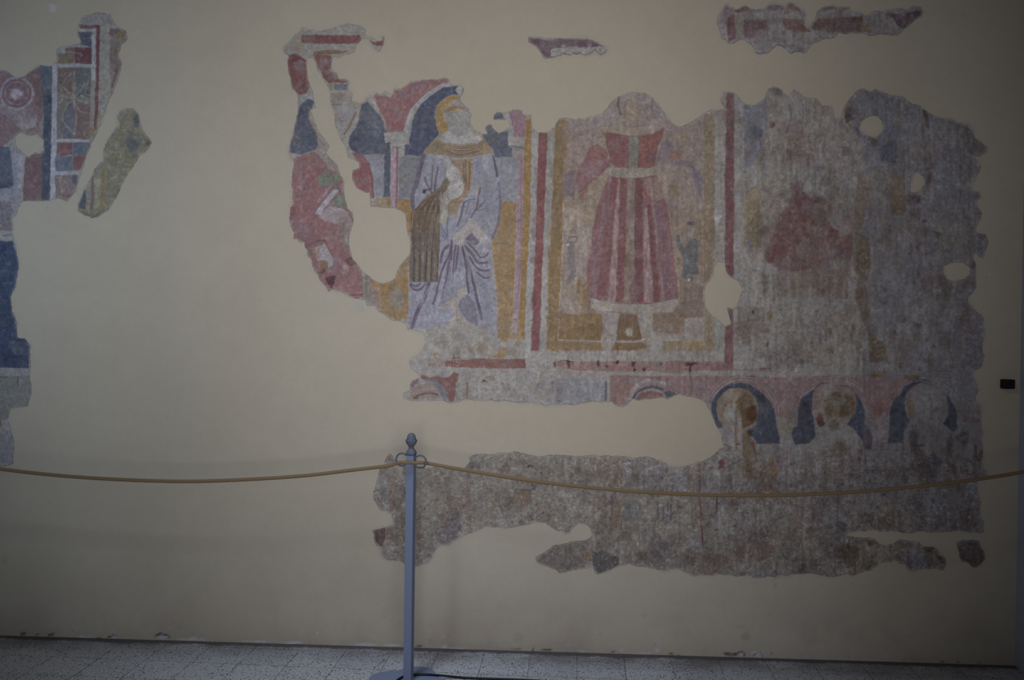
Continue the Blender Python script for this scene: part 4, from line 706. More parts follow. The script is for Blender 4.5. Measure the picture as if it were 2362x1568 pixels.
spot('L', (124, 98, 74), 740, 620, 90, 50, 0.5); spot('L', (86, 84, 100), 1010, 900, 55, 28, 0.6); spot('L', (118, 80, 84), 1270, 740, 40, 50, 0.5); line('L', (108, 62, 72), '700,260 720,400 660,560', 3, 0.5); line('L', (104, 116, 122), '1100,480 1080,740', 2, 0.5)
poly('N', (128, 106, 94), '450,560 620,520 880,500 1140,500 1140,785 880,770 450,755', 0.7, 0.45); spot('N', (104, 74, 56), 905, 730, 32, 38, 0.7); spot('N', (112, 80, 66), 600, 650, 35, 50, 0.5)
poly('N', (134, 128, 124), '450,765 1180,790 1190,1440 440,1400 430,1000', 0.6, 0.3); poly('N', (110, 102, 94), '80,850 350,860 330,1100 220,1060 210,1230 140,1230 100,1050', 0.55, 0.6)
for x, y, rx, ry, c in ((235, 900, 18, 20, (70, 54, 62)), (850, 900, 30, 18, (96, 66, 64)), (835, 970, 10, 50, (104, 74, 70)), (400, 940, 30, 60, (114, 92, 68)), (370, 1080, 30, 22, (112, 94, 66)), (375, 1210, 18, 25, (72, 72, 82)), (825, 1160, 15, 30, (92, 86, 90)), (965, 1110, 25, 60, (98, 84, 74)), (970, 1270, 30, 40, (102, 84, 66)), (1185, 1040, 12, 40, (76, 70, 84)), (1178, 1145, 20, 30, (80, 76, 86)), (1235, 1220, 32, 50, (86, 84, 84)), (715, 1390, 18, 25, (98, 78, 82)), (920, 1415, 25, 10, (84, 88, 110)), (345, 650, 30, 130, (104, 90, 84)), (440, 700, 18, 120, (112, 88, 76)), (650, 1460, 22, 22, (168, 174, 186))):
    spot('N', c, x, y, rx, ry, 0.7)
line('N', (120, 66, 76), '300,1445 350,1440 400,1450', 3, 0.7)
# ---- fifth panel, the worn right edge
scatter(23, (1995, 220, 2260, 860), 220, [(108, 100, 100), (134, 132, 142), (116, 104, 98), (104, 96, 108), (128, 118, 116), (112, 112, 126)], (4, 22), 0.45, 1.4)
poly('M', (110, 114, 131), '100,130 290,130 540,185 560,600 560,850 230,850 230,700 150,560 60,300', 0.8, 0.35); poly('M', (80, 92, 116), '380,700 560,600 560,850 380,830', 0.75, 0.4); poly('M', (126, 128, 142), '600,190 800,270 860,620 620,680 580,600', 0.6, 0.4)
line('M', (98, 88, 82), '575,230 570,540', 10, 0.5); spot('M', (98, 82, 66), 330, 640, 70, 50, 0.6); line('M', (92, 72, 62), '840,330 870,480', 10, 0.7); line('M', (94, 84, 76), '1020,430 1200,480', 9, 0.6); poly('M', (94, 88, 86), '1190,470 1290,490 1370,620 1450,690 1400,760 1300,740 1200,600', 0.6, 0.5)
spot('M', (88, 64, 56), 80, 400, 35, 50, 0.7); spot('M', (66, 66, 78), 90, 340, 60, 60, 0.5); line('M', (70, 78, 96), '150,500 200,580 230,600', 5, 0.6); poly('M', (100, 96, 94), '1150,800 1240,770 1310,800 1310,1050 1200,1060 1140,880', 0.55, 0.4)
poly('M', (124, 102, 80), '520,880 640,1050 640,1390 500,1390 480,1100', 0.75, 0.5); poly('M', (116, 92, 76), '180,900 300,1080 280,1200 200,1568 110,1568 150,1200', 0.65, 0.5); poly('M', (132, 126, 116), '300,900 480,920 480,1300 300,1300', 0.5, 0.4)
line('M', (98, 84, 84), '620,700 640,860 630,1000', 2.4, 0.6); poly('M', (124, 126, 142), '650,740 720,760 720,960 690,1140 640,1060', 0.6, 0.3); line('M', (80, 76, 84), '740,930 780,910 830,980', 1.6, 0.6); line('M', (124, 126, 144), '840,800 860,1000', 9, 0.5); line('M', (84, 60, 66), '900,960 870,1080', 10, 0.6)
line('M', (108, 76, 66), '890,760 910,900', 6, 0.6); line('M', (84, 88, 96), '1080,620 1020,760', 4, 0.6); spot('M', (84, 66, 76), 740, 1220, 90, 60, 0.7); spot('M', (92, 66, 62), 740, 1350, 55, 60, 0.6); poly('M', (126, 126, 144), '920,960 1040,960 1100,1100 940,1150', 0.5, 0.3)
spot('M', (100, 72, 62), 840, 1445, 30, 20, 0.6); spot('M', (94, 70, 62), 960, 1545, 32, 20, 0.6); line('M', (104, 70, 74), '1200,1120 1190,1260', 4, 0.5); poly('M', (92, 90, 104), '1250,1150 1410,1150 1400,1230 1290,1210', 0.5, 0.4)
poly('O', (106, 86, 66), '40,130 180,200 200,500 160,640 180,900 180,1080 340,1220 360,1370 190,1390 170,1100 120,980 50,760 80,560 60,330', 0.75, 0.5)
for x, y, rx, ry, c in ((90, 770, 40, 40, (112, 78, 44)), (640, 270, 14, 60, (110, 58, 76)), (580, 320, 20, 60, (112, 58, 72)), (660, 520, 22, 50, (98, 60, 76)), (610, 600, 12, 28, (104, 54, 60)), (740, 620, 70, 70, (118, 80, 86)), (720, 350, 20, 18, (80, 56, 60)), (850, 160, 40, 30, (92, 70, 60)), (1140, 240, 16, 18, (112, 70, 76)), (890, 780, 50, 90, (94, 90, 92)), (880, 600, 40, 100, (104, 88, 80)), (950, 660, 50, 40, (96, 86, 80)), (340, 690, 25, 30, (92, 82, 64)), (480, 480, 25, 50, (106, 96, 84)), (240, 640, 30, 60, (104, 92, 72)), (500, 960, 70, 45, (104, 94, 102)), (1037, 975, 8, 20, (58, 42, 60)), (640, 1040, 40, 40, (86, 74, 74)), (630, 1180, 50, 110, (100, 92, 88)), (510, 1170, 14, 28, (92, 76, 56)), (900, 1200, 90, 80, (98, 98, 100)), (410, 1100, 14, 10, (96, 74, 52)), (450, 1220, 90, 90, (112, 104, 116)), (1250, 1275, 15, 25, (80, 64, 84)), (580, 1530, 80, 25, (116, 90, 62)), (230, 1520, 60, 22, (106, 80, 56)), (1120, 640, 80, 50, (96, 90, 98)), (320, 220, 70, 30, (98, 88, 70)), (790, 1230, 25, 25, (82, 70, 72)), (1170, 450, 22, 60, (78, 72, 82))):
    spot('O', c, x, y, rx, ry, 0.65)
poly('O', (124, 127, 144), '700,950 1000,900 1100,1200 880,1120 720,1300', 0.45, 0.5); line(None, (66, 72, 88), smooth('600,1562 660,1548 720,1556 780,1568', 'O'), 2.5, 0.7); poly('O', (104, 108, 128), '1120,1000 1270,1000 1260,1400 1120,1450', 0.45, 0.4)
# ---- lower zone
scatter(24, (860, 1045, 1640, 1330), 420, [(116, 104, 96), (142, 137, 136), (122, 108, 98), (104, 98, 98), (132, 126, 122), (112, 94, 84)], (3, 17), 0.45)
scatter(25, (1560, 1040, 2260, 1330), 380, [(112, 102, 104), (138, 134, 140), (118, 106, 102), (102, 98, 106), (126, 112, 112), (112, 92, 86)], (3, 17), 0.42, 1.3)
line('U', (134, 104, 94), '1180,330 1180,650 1190,1000', 11, 0.7, 0.3); line('U', (130, 102, 94), '300,380 300,600 310,800', 15, 0.6, 0.4); line('U', (132, 84, 82), '285,120 280,200', 7, 0.6); line('U', (120, 98, 84), '360,420 350,650 400,760', 8, 0.5)
poly('U', (130, 128, 136), '150,380 270,390 275,760 210,765 160,560', 0.7, 0.35); line('U', (98, 88, 76), '110,560 160,540 205,590 190,680 210,760', 3, 0.6); poly('U', (94, 66, 66), '110,1000 240,960 240,1080 200,1180 120,1120', 0.85, 0.45); spot('U', (138, 96, 62), 220, 1160, 22, 35, 0.6); poly('U', (124, 88, 88), '240,980 330,940 330,1100 260,1090', 0.6, 0.4)
poly('U', (112, 98, 76), '340,840 460,860 460,1120 350,1090', 0.5, 0.4); line('U', (140, 114, 84), '405,900 410,1100', 4, 0.5); poly('U', (122, 92, 82), '580,720 660,720 640,1200 590,1180', 0.6, 0.5); poly('U', (118, 92, 80), '980,620 1110,620 1110,780 960,960 870,960 820,820 930,780', 0.55, 0.5)
poly('U', (104, 100, 110), '950,800 1090,820 1100,1050 1000,1110 860,1160 800,1060 900,940', 0.7, 0.4); poly('U', (134, 130, 118), '1110,760 1150,740 1150,1010 1110,1030', 0.6, 0.3); spot('U', (74, 78, 92), 1215, 265, 35, 40, 0.8); poly('U', (136, 110, 92), '1140,300 1190,230 1190,300', 0.7)
poly('U', (118, 88, 66), '1760,530 1900,540 1890,700 1760,760 1640,720 1700,640', 0.6, 0.5); line('U', (70, 74, 90), '1900,470 1920,500 1880,540 1710,530 1690,640 1610,720 1640,760', 3.6, 0.7, 0.4); spot('U', (110, 84, 78), 1600, 290, 60, 40, 0.6); spot('U', (96, 70, 68), 1870, 280, 30, 20, 0.7); spot('U', (140, 132, 118), 1400, 700, 130, 200, 0.35)
poly('U', (142, 138, 142), '1350,880 1940,840 1940,900 1500,960 1300,950', 0.5, 0.4)
poly('V', (132, 130, 124), '180,560 760,540 790,720 740,860 400,800 250,700', 0.5, 0.4); poly('V', (134, 133, 146), '1130,180 1500,180 1640,270 1820,270 1820,540 1130,500', 0.6, 0.35); poly('V', (120, 98, 86), '840,520 945,530 940,700 850,740', 0.75, 0.4); line('V', (114, 74, 76), '1000,600 1005,780 995,960', 6, 0.7, 0.4); poly('V', (132, 108, 84), '1030,640 1110,640 1100,960 1020,960', 0.7, 0.35)
poly('V', (104, 106, 108), '1130,680 1200,640 1320,650 1330,860 1130,870', 0.65, 0.5)
for s_, w_ in (('1502,650 1510,840', 4), ('1615,630 1620,860', 3.4), ('1645,620 1655,850', 3.6), ('1560,700 1570,850', 3), ('1690,760 1640,830', 4), ('1720,490 1725,640 1740,700', 2.4), ('1110,860 1100,960', 3), ('1410,930 1412,990', 3), ('230,330 240,420', 3), ('1395,640 1395,700', 1.6), ('1545,470 1540,530', 1.5)): line('V', (74, 80, 98), s_, w_, 0.7, 0.5)
spot('V', (134, 100, 74), 860, 335, 45, 40, 0.7); spot('V', (104, 94, 88), 770, 350, 30, 20, 0.5); line(None, (124, 94, 70), smooth('1080,270 1115,350 1100,450', 'V'), 5, 0.6); poly('V', (118, 104, 90), '840,220 1080,200 1080,480 940,490 840,360', 0.45, 0.6); spot('V', (84, 82, 90), 155, 480, 40, 40, 0.7)
line('V', (120, 62, 68), '1965,230 1970,540 1980,850 1995,1020 2005,1140', 4, 0.75, 0.35); line('V', (96, 40, 58), '1995,1010 1998,1090', 3, 0.8); line('V', (126, 90, 84), '1840,260 1855,480 1880,700 1890,980', 4, 0.5, 0.6); line('V', (96, 50, 60), '2165,560 2155,700 2145,780', 2, 0.6); poly('V', (124, 104, 90), '1950,640 2060,640 2060,780 2000,800', 0.4, 0.5)
poly('V', (84, 84, 86), '780,1190 850,1220 900,1180 960,1220 1080,1260 1090,1330 960,1410 850,1440 800,1370', 0.9, 0.2); line('V', (62, 62, 66), '770,1185 840,1220 900,1185 960,1215', 1.6, 0.7); poly('V', (132, 106, 74), '650,1220 700,1170 760,1220 780,1300 740,1300 660,1240', 0.8, 0.3); poly('V', (106, 102, 98), '280,1200 600,1090 720,1150 650,1240 700,1340 400,1380 200,1300', 0.6, 0.4)
spot('V', (108, 80, 72), 370, 1240, 60, 50, 0.5); spot('V', (142, 142, 150), 1040, 1170, 80, 60, 0.6); spot('V', (94, 84, 68), 865, 960, 48, 40, 0.8); poly('V', (84, 78, 86), '1280,1210 1400,1200 1380,1290 1290,1280', 0.6, 0.5); poly('V', (92, 94, 104), '1420,1040 1600,1090 1600,1350 1480,1360 1430,1200', 0.5, 0.6)
scatter(26, (1440, 1220, 1960, 1325), 80, [(88, 82, 90), (104, 84, 84), (98, 96, 106), (114, 82, 82)], (5, 18), 0.5)
poly('X', (124, 88, 90), '600,930 900,960 1010,1060 1000,1190 860,1240 760,1290 640,1230 660,1060', 0.55, 0.65); poly('X', (118, 86, 88), '0,1190 400,1170 380,1290 260,1440 160,1440 140,1290', 0.55, 0.6); poly('X', (120, 96, 78), '820,160 960,110 1010,230 1010,480 800,480 790,360 900,330 880,240', 0.6, 0.5)
poly('X', (114, 102, 86), '560,0 700,0 740,80 700,260 560,270', 0.5, 0.5); line('X', (128, 62, 72), '1090,0 1095,180 1085,250 1088,430', 3.2, 0.75); spot('X', (112, 76, 74), 1065, 380, 28, 26, 0.7); spot('X', (110, 92, 72), 920, 560, 110, 60, 0.35); poly('X', (118, 84, 72), '1090,780 1200,790 1300,900 1200,930 1100,870', 0.55, 0.5)
poly('X', (104, 98, 82), '1490,0 1620,60 1650,200 1560,300 1540,480 1490,480', 0.5, 0.6); poly('X', (104, 80, 74), '1350,760 1500,700 1500,830 1420,850', 0.5, 0.6); poly('X', (82, 76, 76), '1640,820 1760,820 1750,920 1660,900', 0.6, 0.6); spot('X', (66, 52, 60), 640, 222, 34, 18, 0.7); line('X', (60, 64, 84), '590,370 620,380 615,405', 3, 0.6)
poly('X', (76, 78, 82), '1180,1400 1260,1310 1400,1350 1380,1400 1250,1440', 0.6, 0.6); poly('X', (84, 72, 56), '1650,1130 1821,1060 1821,1330 1740,1260', 0.7, 0.5); poly('X', (118, 62, 68), '280,120 370,110 350,180 290,215', 0.7, 0.5); line('X', (84, 52, 62), '275,540 265,720', 3, 0.7, 0.6)
poly('Y', (92, 78, 58), '30,1160 260,1080 330,1150 300,1300 200,1360 90,1290', 0.65, 0.5); poly('Y', (98, 66, 48), '380,1040 480,1040 570,1110 440,1110', 0.85, 0.3); poly('Y', (94, 82, 60), '710,1080 760,1050 900,1060 920,1120 760,1130', 0.75, 0.4); poly('Y', (66, 58, 56), '1040,1115 1200,1120 1260,1210 1330,1270 1320,1340 1250,1290 1180,1200 1100,1170', 0.8, 0.5)
poly('Y', (100, 106, 130), '780,1190 1000,1160 1180,1260 1130,1370 960,1380 800,1290', 0.7, 0.4); poly('Y', (116, 84, 84), '530,700 780,720 740,860 680,930 480,900', 0.55, 0.6); line('Y', (66, 78, 108), '1120,300 1105,500 1120,620', 5, 0.6, 0.6); line('Y', (60, 70, 96), '1210,700 1215,900', 5, 0.6, 0.6); poly('Y', (94, 102, 126), '960,480 1300,480 1330,900 980,920', 0.45, 0.6)
poly('Y', (94, 84, 72), '1450,370 1530,370 1530,490 1480,490', 0.7, 0.4); poly('Y', (112, 118, 146), '1540,360 1690,350 1720,700 1560,700', 0.6, 0.4); line('Y', (98, 80, 76), '1380,480 1380,700', 12, 0.5, 0.6); poly('Y', (96, 82, 82), '1450,740 1600,720 1600,930 1500,930', 0.5, 0.6); line('Y', (112, 54, 62), '200,30 230,100 250,170', 3, 0.7); line('Y', (108, 52, 62), '380,30 400,220', 2, 0.7)
poly('Y', (128, 68, 82), '1650,0 1690,0 1690,100 1645,100', 0.9, 0.2); line('Y', (124, 96, 110), '525,110 525,210', 4, 0.5)
for s_ in ('190,350 195,420', '330,620 340,700', '30,560 60,640'): line('Y', (110, 80, 80), s_, 2, 0.5)
# ---- far-left piece
poly('A', (128, 96, 104), '-450,400 60,480 170,500 290,430 290,760 240,900 140,880 0,1000 -450,1000', 1, 0.3)
poly('A', (130, 128, 140), '-450,980 120,1000 140,1345 80,1530 -450,1530', 1, 0.15); poly('A', (126, 98, 96), '60,720 290,760 290,940 130,890 100,920', 0.5, 0.5)
P_ = np.array([(112+108*math.cos(t), 625+105*math.sin(t)) for t in np.linspace(0, 6.3, 40)]); line('A', (142, 132, 146), P_, 5.5, 0.85, 0.3); line('A', (118, 88, 100), (P_-[112, 625])*0.83+[112, 625], 1.3, 0.6); line('A', (140, 130, 144), (P_-[112, 625])*0.72+[112, 625], 3, 0.6)
poly('A', (122, 92, 106), '50,600 90,560 170,560 190,650 160,700 80,690', 0.7, 0.4); spot('A', (162, 152, 166), 110, 630, 45, 35, 0.8); line('A', (150, 140, 152), '60,600 90,600 110,640 140,660', 3, 0.6); line('A', (104, 74, 76), '60,560 160,520', 2, 0.5)
poly('A', (140, 130, 142), '0,690 60,720 200,730 250,760 240,850 160,880 60,800 0,740', 0.6, 0.5); line('A', (150, 140, 148), '-50,560 20,700', 4, 0.6)
poly('A', (82, 92, 116), '-450,985 70,985 80,1100 95,1240 40,1270 0,1285 -450,1260', 0.95, 0.25); spot('A', (62, 74, 96), 40, 1230, 50, 50, 0.7)
line('A', (142, 136, 152), '140,1050 128,1250', 9, 0.9, 0.1); poly('A', (136, 128, 142), '80,1010 120,1000 120,1240 95,1240', 0.7, 0.2); poly('A', (136, 130, 138), '105,1010 180,1015 170,1050 110,1050', 0.8); line('A', (96, 96, 108), '115,1020 170,1018 165,1030', 1.4, 0.6)
poly('A', (120, 88, 94), '170,1050 285,1020 275,1340 150,1345 160,1200', 0.95, 0.3); spot('A', (106, 68, 74), 230, 1060, 45, 50, 0.5); spot('A', (132, 116, 110), 270, 1300, 20, 40, 0.4)
poly('A', (112, 88, 92), '170,500 270,440 290,440 290,720 230,700 240,600 190,540', 0.7, 0.35)
poly('A', (82, 92, 114), '270,432 350,440 345,640 290,640 280,560', 0.95, 0.3); poly('A', (74, 82, 104), '290,640 348,630 345,940 335,1340 278,1340 282,1000 290,800', 0.97, 0.2); spot('A', (56, 62, 82), 318, 640, 28, 60, 0.6); spot('A', (56, 62, 82), 315, 860, 28, 60, 0.5)
poly('A', (150, 148, 160), '350,430 385,430 380,900 372,1180 368,1350 332,1350 345,900', 0.98, 0.08)
# framed foliate panel
poly('A', (132, 130, 134), '545,120 650,80 740,90 760,160 540,165', 0.9, 0.3); poly('A', (120, 76, 88), '530,165 665,170 665,190 535,190', 0.9, 0.3)
poly('A', (78, 88, 108), '522,212 620,212 612,318 545,300', 0.95, 0.3); line('A', (120, 118, 120), '555,255 605,255', 2, 0.5); poly('A', (110, 68, 76), '440,318 618,318 612,428 505,428 500,380 440,370', 0.95, 0.3)
poly('A', (124, 104, 88), '390,360 500,355 500,425 388,425', 0.9, 0.4); line('A', (144, 138, 138), '395,345 490,350 550,365 545,378', 2.4, 0.8); poly('A', (122, 106, 92), '440,315 500,318 500,345 440,345', 0.7)
poly('A', (148, 145, 154), '370,430 625,430 625,450 370,452', 0.95, 0.1); line('A', (148, 146, 154), '525,200 640,205', 3, 0.85, 0.1)
poly('A', (118, 108, 106), '385,452 605,452 605,935 380,935', 0.98, 0.25)
poly('A', (118, 84, 88), '385,460 490,452 490,640 440,620 390,580', 0.7, 0.4); poly('A', (90, 100, 110), '490,455 608,455 608,660 520,640', 0.85, 0.35); poly('A', (118, 84, 88), '500,700 606,700 600,930 500,930', 0.6, 0.5); poly('A', (92, 98, 116), '430,720 490,690 500,930 400,930', 0.7, 0.4)
for s_ in ('490,660 440,600 420,560 480,490', '490,660 490,560 500,470', '490,660 540,600 570,560', '490,660 590,690', '490,660 400,640', '490,660 440,720 420,800 480,880 500,900', '490,660 510,780 500,900', '490,660 530,740 600,760', '400,560 420,640 400,690', '590,540 570,620 600,640'):
    line(None, (146, 142, 128), smooth(s_, 'A'), 2.6, 0.75, 0.25)
for x, y in ((420, 480), (560, 490), (415, 905), (570, 900), (435, 500), (405, 920), (585, 915)):
    for dx, dy in ((0, 0), (9, 4), (-8, 5), (2, -9)): spot('A', (146, 138, 110), x+dx, y+dy, 5, 5, 0.7, 0.2)
spot('A', (100, 96, 116), 470, 740, 35, 60, 0.6); line('A', (150, 146, 138), '485,560 480,690 500,700 500,560', 3, 0.4); line('A', (140, 138, 138), '540,640 590,660 570,690', 4, 0.6)
poly('A', (146, 144, 152), '612,200 640,195 635,450 632,700 625,860 603,860 608,600 615,430', 0.95, 0.12); poly('A', (132, 118, 96), '610,540 640,540 620,960 595,1000 600,860', 0.6, 0.4)
poly('A', (116, 68, 80), '645,170 668,170 665,400 660,700 645,880 625,880 636,700 642,430', 0.95, 0.2); spot('A', (138, 114, 72), 615, 880, 20, 50, 0.7)
poly('A', (138, 134, 128), '668,170 740,180 735,430 735,600 745,650 715,700 690,730 660,830 662,600 668,400', 0.95, 0.2); spot('A', (138, 128, 100), 690, 560, 30, 60, 0.4); line('A', (138, 122, 88), '670,740 640,880 610,970', 6, 0.6, 0.4)
poly('A', (122, 108, 104), '735,200 850,205 850,270 790,370 815,430 770,560 745,640 735,500', 0.85, 0.4); spot('A', (126, 76, 80), 750, 215, 20, 35, 0.8); spot('A', (130, 104, 66), 810, 240, 30, 35, 0.7); spot('A', (128, 84, 78), 765, 360, 20, 40, 0.6); line('A', (120, 74, 80), '790,440 750,580', 6, 0.6); spot('A', (84, 86, 98), 790, 205, 22, 16, 0.6); spot('A', (86, 90, 104), 775, 395, 16, 20, 0.6)
poly('A', (149, 147, 156), '370,932 600,932 600,952 370,952', 0.95, 0.1); poly('A', (126, 82, 92), '380,955 485,955 485,1040 380,1045', 0.95, 0.3); poly('A', (88, 98, 116), '487,955 600,955 585,1040 487,1045', 0.95, 0.3)
poly('A', (94, 102, 122), '372,1047 485,1047 485,1142 370,1142', 0.95, 0.3); poly('A', (126, 82, 88), '487,1047 575,1040 540,1142 487,1142', 0.9, 0.3); poly('A', (149, 147, 156), '360,1146 535,1148 530,1170 360,1170', 0.95, 0.1)
poly('A', (126, 104, 104), '370,1172 530,1172 500,1280 460,1345 370,1345', 0.9, 0.4); line('A', (148, 144, 150), '405,1190 415,1290', 6, 0.6); spot('A', (78, 92, 112), 500, 1200, 22, 35, 0.8); spot('A', (122, 76, 80), 455, 1320, 18, 18, 0.7); line('A', (142, 138, 148), '440,1220 470,1300', 3, 0.6); spot('A', (140, 122, 96), 380, 1330, 35, 20, 0.5)
poly('A', (128, 124, 136), '60,1260 140,1345 110,1430 75,1460 0,1480 -100,1480 -100,1280', 0.9, 0.3); line('A', (110, 108, 124), '60,1380 100,1420', 4, 0.5)
# far-left, lower cloak
poly('B', (104, 90, 98), '-360,40 60,60 70,220 -360,230', 0.6, 0.5); line('B', (126, 98, 96), '40,120 55,210', 4, 0.6); line('B', (90, 96, 128), '20,245 70,240', 4, 0.8); line('B', (138, 134, 146), '-60,262 60,262', 4, 0.8)
poly('B', (60, 74, 108), '-360,270 75,275 90,330 108,420 90,500 60,590 65,650 90,720 95,800 140,810 170,850 165,920 160,970 -360,970', 0.98, 0.2)
scatter(30, (-60, 560, 70, 850), 60, [(50, 62, 92), (72, 86, 116), (48, 58, 82), (84, 94, 118)], (4, 14), 0.45, 1.4); poly('B', (92, 98, 116), '60,820 150,830 160,900 60,900', 0.5, 0.5); spot('B', (54, 62, 88), 60, 920, 60, 50, 0.6)
poly('B', (132, 128, 132), '-360,972 160,972 155,1012 -360,1012', 0.95, 0.15); line('B', (92, 62, 68), '-300,1022 70,1022', 6, 0.9, 0.25); spot('B', (126, 80, 60), 62, 1028, 18, 16, 0.7)
poly('B', (120, 118, 116), '-360,1035 165,1010 170,1100 150,1180 60,1190 40,1250 -360,1300', 0.9, 0.35); line('B', (98, 80, 80), '100,1020 95,1080', 4, 0.6); line('B', (96, 94, 100), '30,1040 60,1150', 1.4, 0.5); line('B', (84, 56, 62), '0,1260 2,1290', 3, 0.6)
poly('B', (124, 122, 132), '-360,1300 60,1330 85,1400 75,1490 -360,1510', 0.9, 0.3)
# ---- diagonal strip
poly(None, (124, 118, 98), OUT_STRIP, 1, 0.2, rough=0)
scatter(31, (195, 260, 345, 490), 70, [(112, 106, 84), (134, 126, 104), (128, 112, 78), (106, 104, 92), (138, 134, 122)], (4, 13), 0.5)
spot('A', (84, 90, 102), 890, 950, 65, 70, 0.7, 0.8); spot('A', (76, 82, 98), 915, 800, 25, 55, 0.7); spot('A', (74, 78, 88), 1000, 950, 22, 28, 0.8); spot('A', (138, 116, 68), 805, 855, 16, 18, 0.8); spot('A', (128, 124, 116), 830, 750, 40, 30, 0.5); spot('A', (78, 86, 100), 910, 1050, 22, 15, 0.6)
poly('A', (76, 90, 104), '562,1275 575,1270 572,1400 522,1390', 0.95, 0.2); poly('A', (130, 118, 118), '600,1190 615,1180 610,1400 578,1400 580,1270', 0.7, 0.3); line('A', (114, 76, 86), '622,1185 615,1400', 5, 0.8); poly('A', (138, 130, 112), '640,1180 680,1170 665,1390 632,1400', 0.7); line('A', (140, 110, 66), '695,1130 680,1380', 6, 0.7)
line('A', (90, 68, 66), '800,1270 740,1390 620,1455', 4, 0.6); line('A', (94, 76, 74), '525,1410 600,1440', 4, 0.6); spot('A', (130, 130, 130), 660, 1130, 25, 45, 0.6)
# ---- narrow red sliver and top-right strip
poly(None, (138, 133, 136), OUT_SLIVER, 1, 0, rough=0); poly('K', (104, 82, 94), '180,290 210,190 450,210 650,240 1000,205 1650,215 1850,270 1990,350 2050,410 1700,425 1400,400 1130,430 840,440 760,480 750,690 620,690 540,580 400,410 290,350', 0.95, 0.3)
poly('K', (112, 64, 78), '300,230 470,260 460,380 360,330', 0.7, 0.4); poly('K', (102, 78, 90), '1500,240 1800,250 1980,390 1500,400', 0.6, 0.3); spot('K', (138, 138, 148), 1065, 385, 55, 45, 0.95, 0.1); poly('K', (118, 106, 120), '500,260 800,250 820,420 760,460 500,480', 0.5, 0.5); line('K', (150, 150, 156), '1250,170 1700,195', 1.6, 0.8)
line('K', (84, 76, 70), '740,690 900,650 980,630 1040,578 1130,602 1250,620 1290,592 1420,610 1510,560', 1.3, 0.8); line('K', (84, 76, 70), '1700,600 1780,550 1850,485', 1.2, 0.7); line('K', (84, 76, 70), '1980,605 2080,555 2130,480', 1.2, 0.7)  # dark strokes paint in the shade along the sliver's lower edge
poly(None, (136, 131, 137), OUT_TOP, 1, 0, rough=0); poly('J', (116, 96, 108), '80,150 170,40 210,110 240,250 120,240', 0.6, 0.4); poly('J', (116, 78, 92), '165,250 175,200 240,150 258,250 255,410 175,440', 0.92, 0.25); line('J', (92, 60, 74), '250,250 248,400', 1.4, 0.7); poly('J', (134, 128, 118), '262,140 335,140 335,350 300,410 260,420', 0.7, 0.3)
poly('J', (110, 82, 88), '250,90 350,55 410,95 330,130 250,130', 0.8, 0.4); poly('J', (128, 110, 116), '400,110 920,100 900,108 400,130', 0.7, 0.3); poly('J', (108, 84, 96), '590,60 730,50 780,100 600,105', 0.7, 0.4); poly('J', (120, 78, 78), '800,60 850,25 930,90 960,120 830,105', 0.85, 0.35)
poly('J', (120, 92, 100), '345,205 605,205 600,320 500,320 440,400 345,400', 0.85, 0.4); spot('J', (108, 72, 80), 510, 260, 40, 60, 0.5); poly('J', (124, 86, 88), '745,195 975,200 1010,295 1050,330 860,335 770,290', 0.85, 0.4); spot('J', (112, 62, 62), 930, 290, 80, 30, 0.7)
poly('J', (114, 86, 90), '1045,280 1110,205 1300,180 1590,175 1600,340 1310,340 1100,320', 0.9, 0.35); spot('J', (132, 128, 136), 1430, 240, 50, 40, 0.4); poly('J', (104, 90, 104), '1150,75 1290,60 1290,100 1160,105', 0.7); poly('J', (104, 92, 104), '1380,70 1450,65 1440,100 1380,95', 0.7); poly('J', (114, 74, 62), '1465,170 1600,170 1590,215 1465,215', 0.8, 0.3)
poly('J', (128, 106, 84), '1600,200 1705,200 1700,330 1550,340', 0.7, 0.4); poly('J', (118, 114, 124), '1600,170 1850,110 1900,250 1860,360 1700,350', 0.6, 0.4); poly('J', (90, 72, 84), '1900,150 2210,110 2190,180 2100,230 2010,310 1940,250', 0.9, 0.35); spot('J', (110, 82, 72), 1880, 165, 50, 28, 0.7); line('J', (94, 70, 74), '1295,180 1295,340', 1.6, 0.6); spot('J', (116, 100, 94), 960, 510, 50, 25, 0.6)
line('J', (76, 70, 72), '470,556 590,556 650,520 700,484', 1.8, 0.8); line('J', (82, 76, 76), '840,556 880,542', 1.6, 0.7); line('J', (76, 70, 70), '1050,455 1190,410 1310,388 1350,348', 1.5, 0.8); line('J', (80, 74, 74), '720,486 800,490', 1.2, 0.6); line('J', (84, 78, 80), '1680,368 1950,370 1990,348', 1.2, 0.7); spot('J', (100, 92, 84), 1160, 402, 20, 12, 0.7)  # shade under the band's ragged lower edge, drawn as dark strokes
poly(None, (94, 84, 88), OUT_BLOB, 1, 0.2, rough=0); scatter(33, (2208, 1247, 2270, 1305), 24, [(76, 66, 72), (104, 98, 104), (84, 76, 82)], (4, 11), 0.5)
poly('F', (92, 80, 74), '640,560 600,660 460,770 330,860 240,1000 180,1250 165,1568 300,1568 420,1200 560,900 700,600', 0.40, 0.5)
poly('G', (94, 84, 82), '130,0 460,0 450,540 125,540', 0.38, 0.5)
for i_ in range(9):
    x_ = 175+i_*33; line('G', (62, 58, 72) if i_ % 2 == 0 else (150, 132, 110), [(x_+14, 0), (x_+2, 260), (x_-8, 530)], 2.6 if i_ % 2 == 0 else 1.3, 0.65, 0.4)
for i_ in range(10):
    x_ = 190+i_*40; line(None, (66, 58, 62) if i_ % 2 == 0 else (154, 134, 108), smooth([(620-(9-i_)*14, 640+(9-i_)*16), (x_+90, 830+(9-i_)*12), (x_+22, 1080), (x_, 1568)], 'F'), 1.8 if i_ % 2 == 0 else 1.2, 0.6, 0.4)
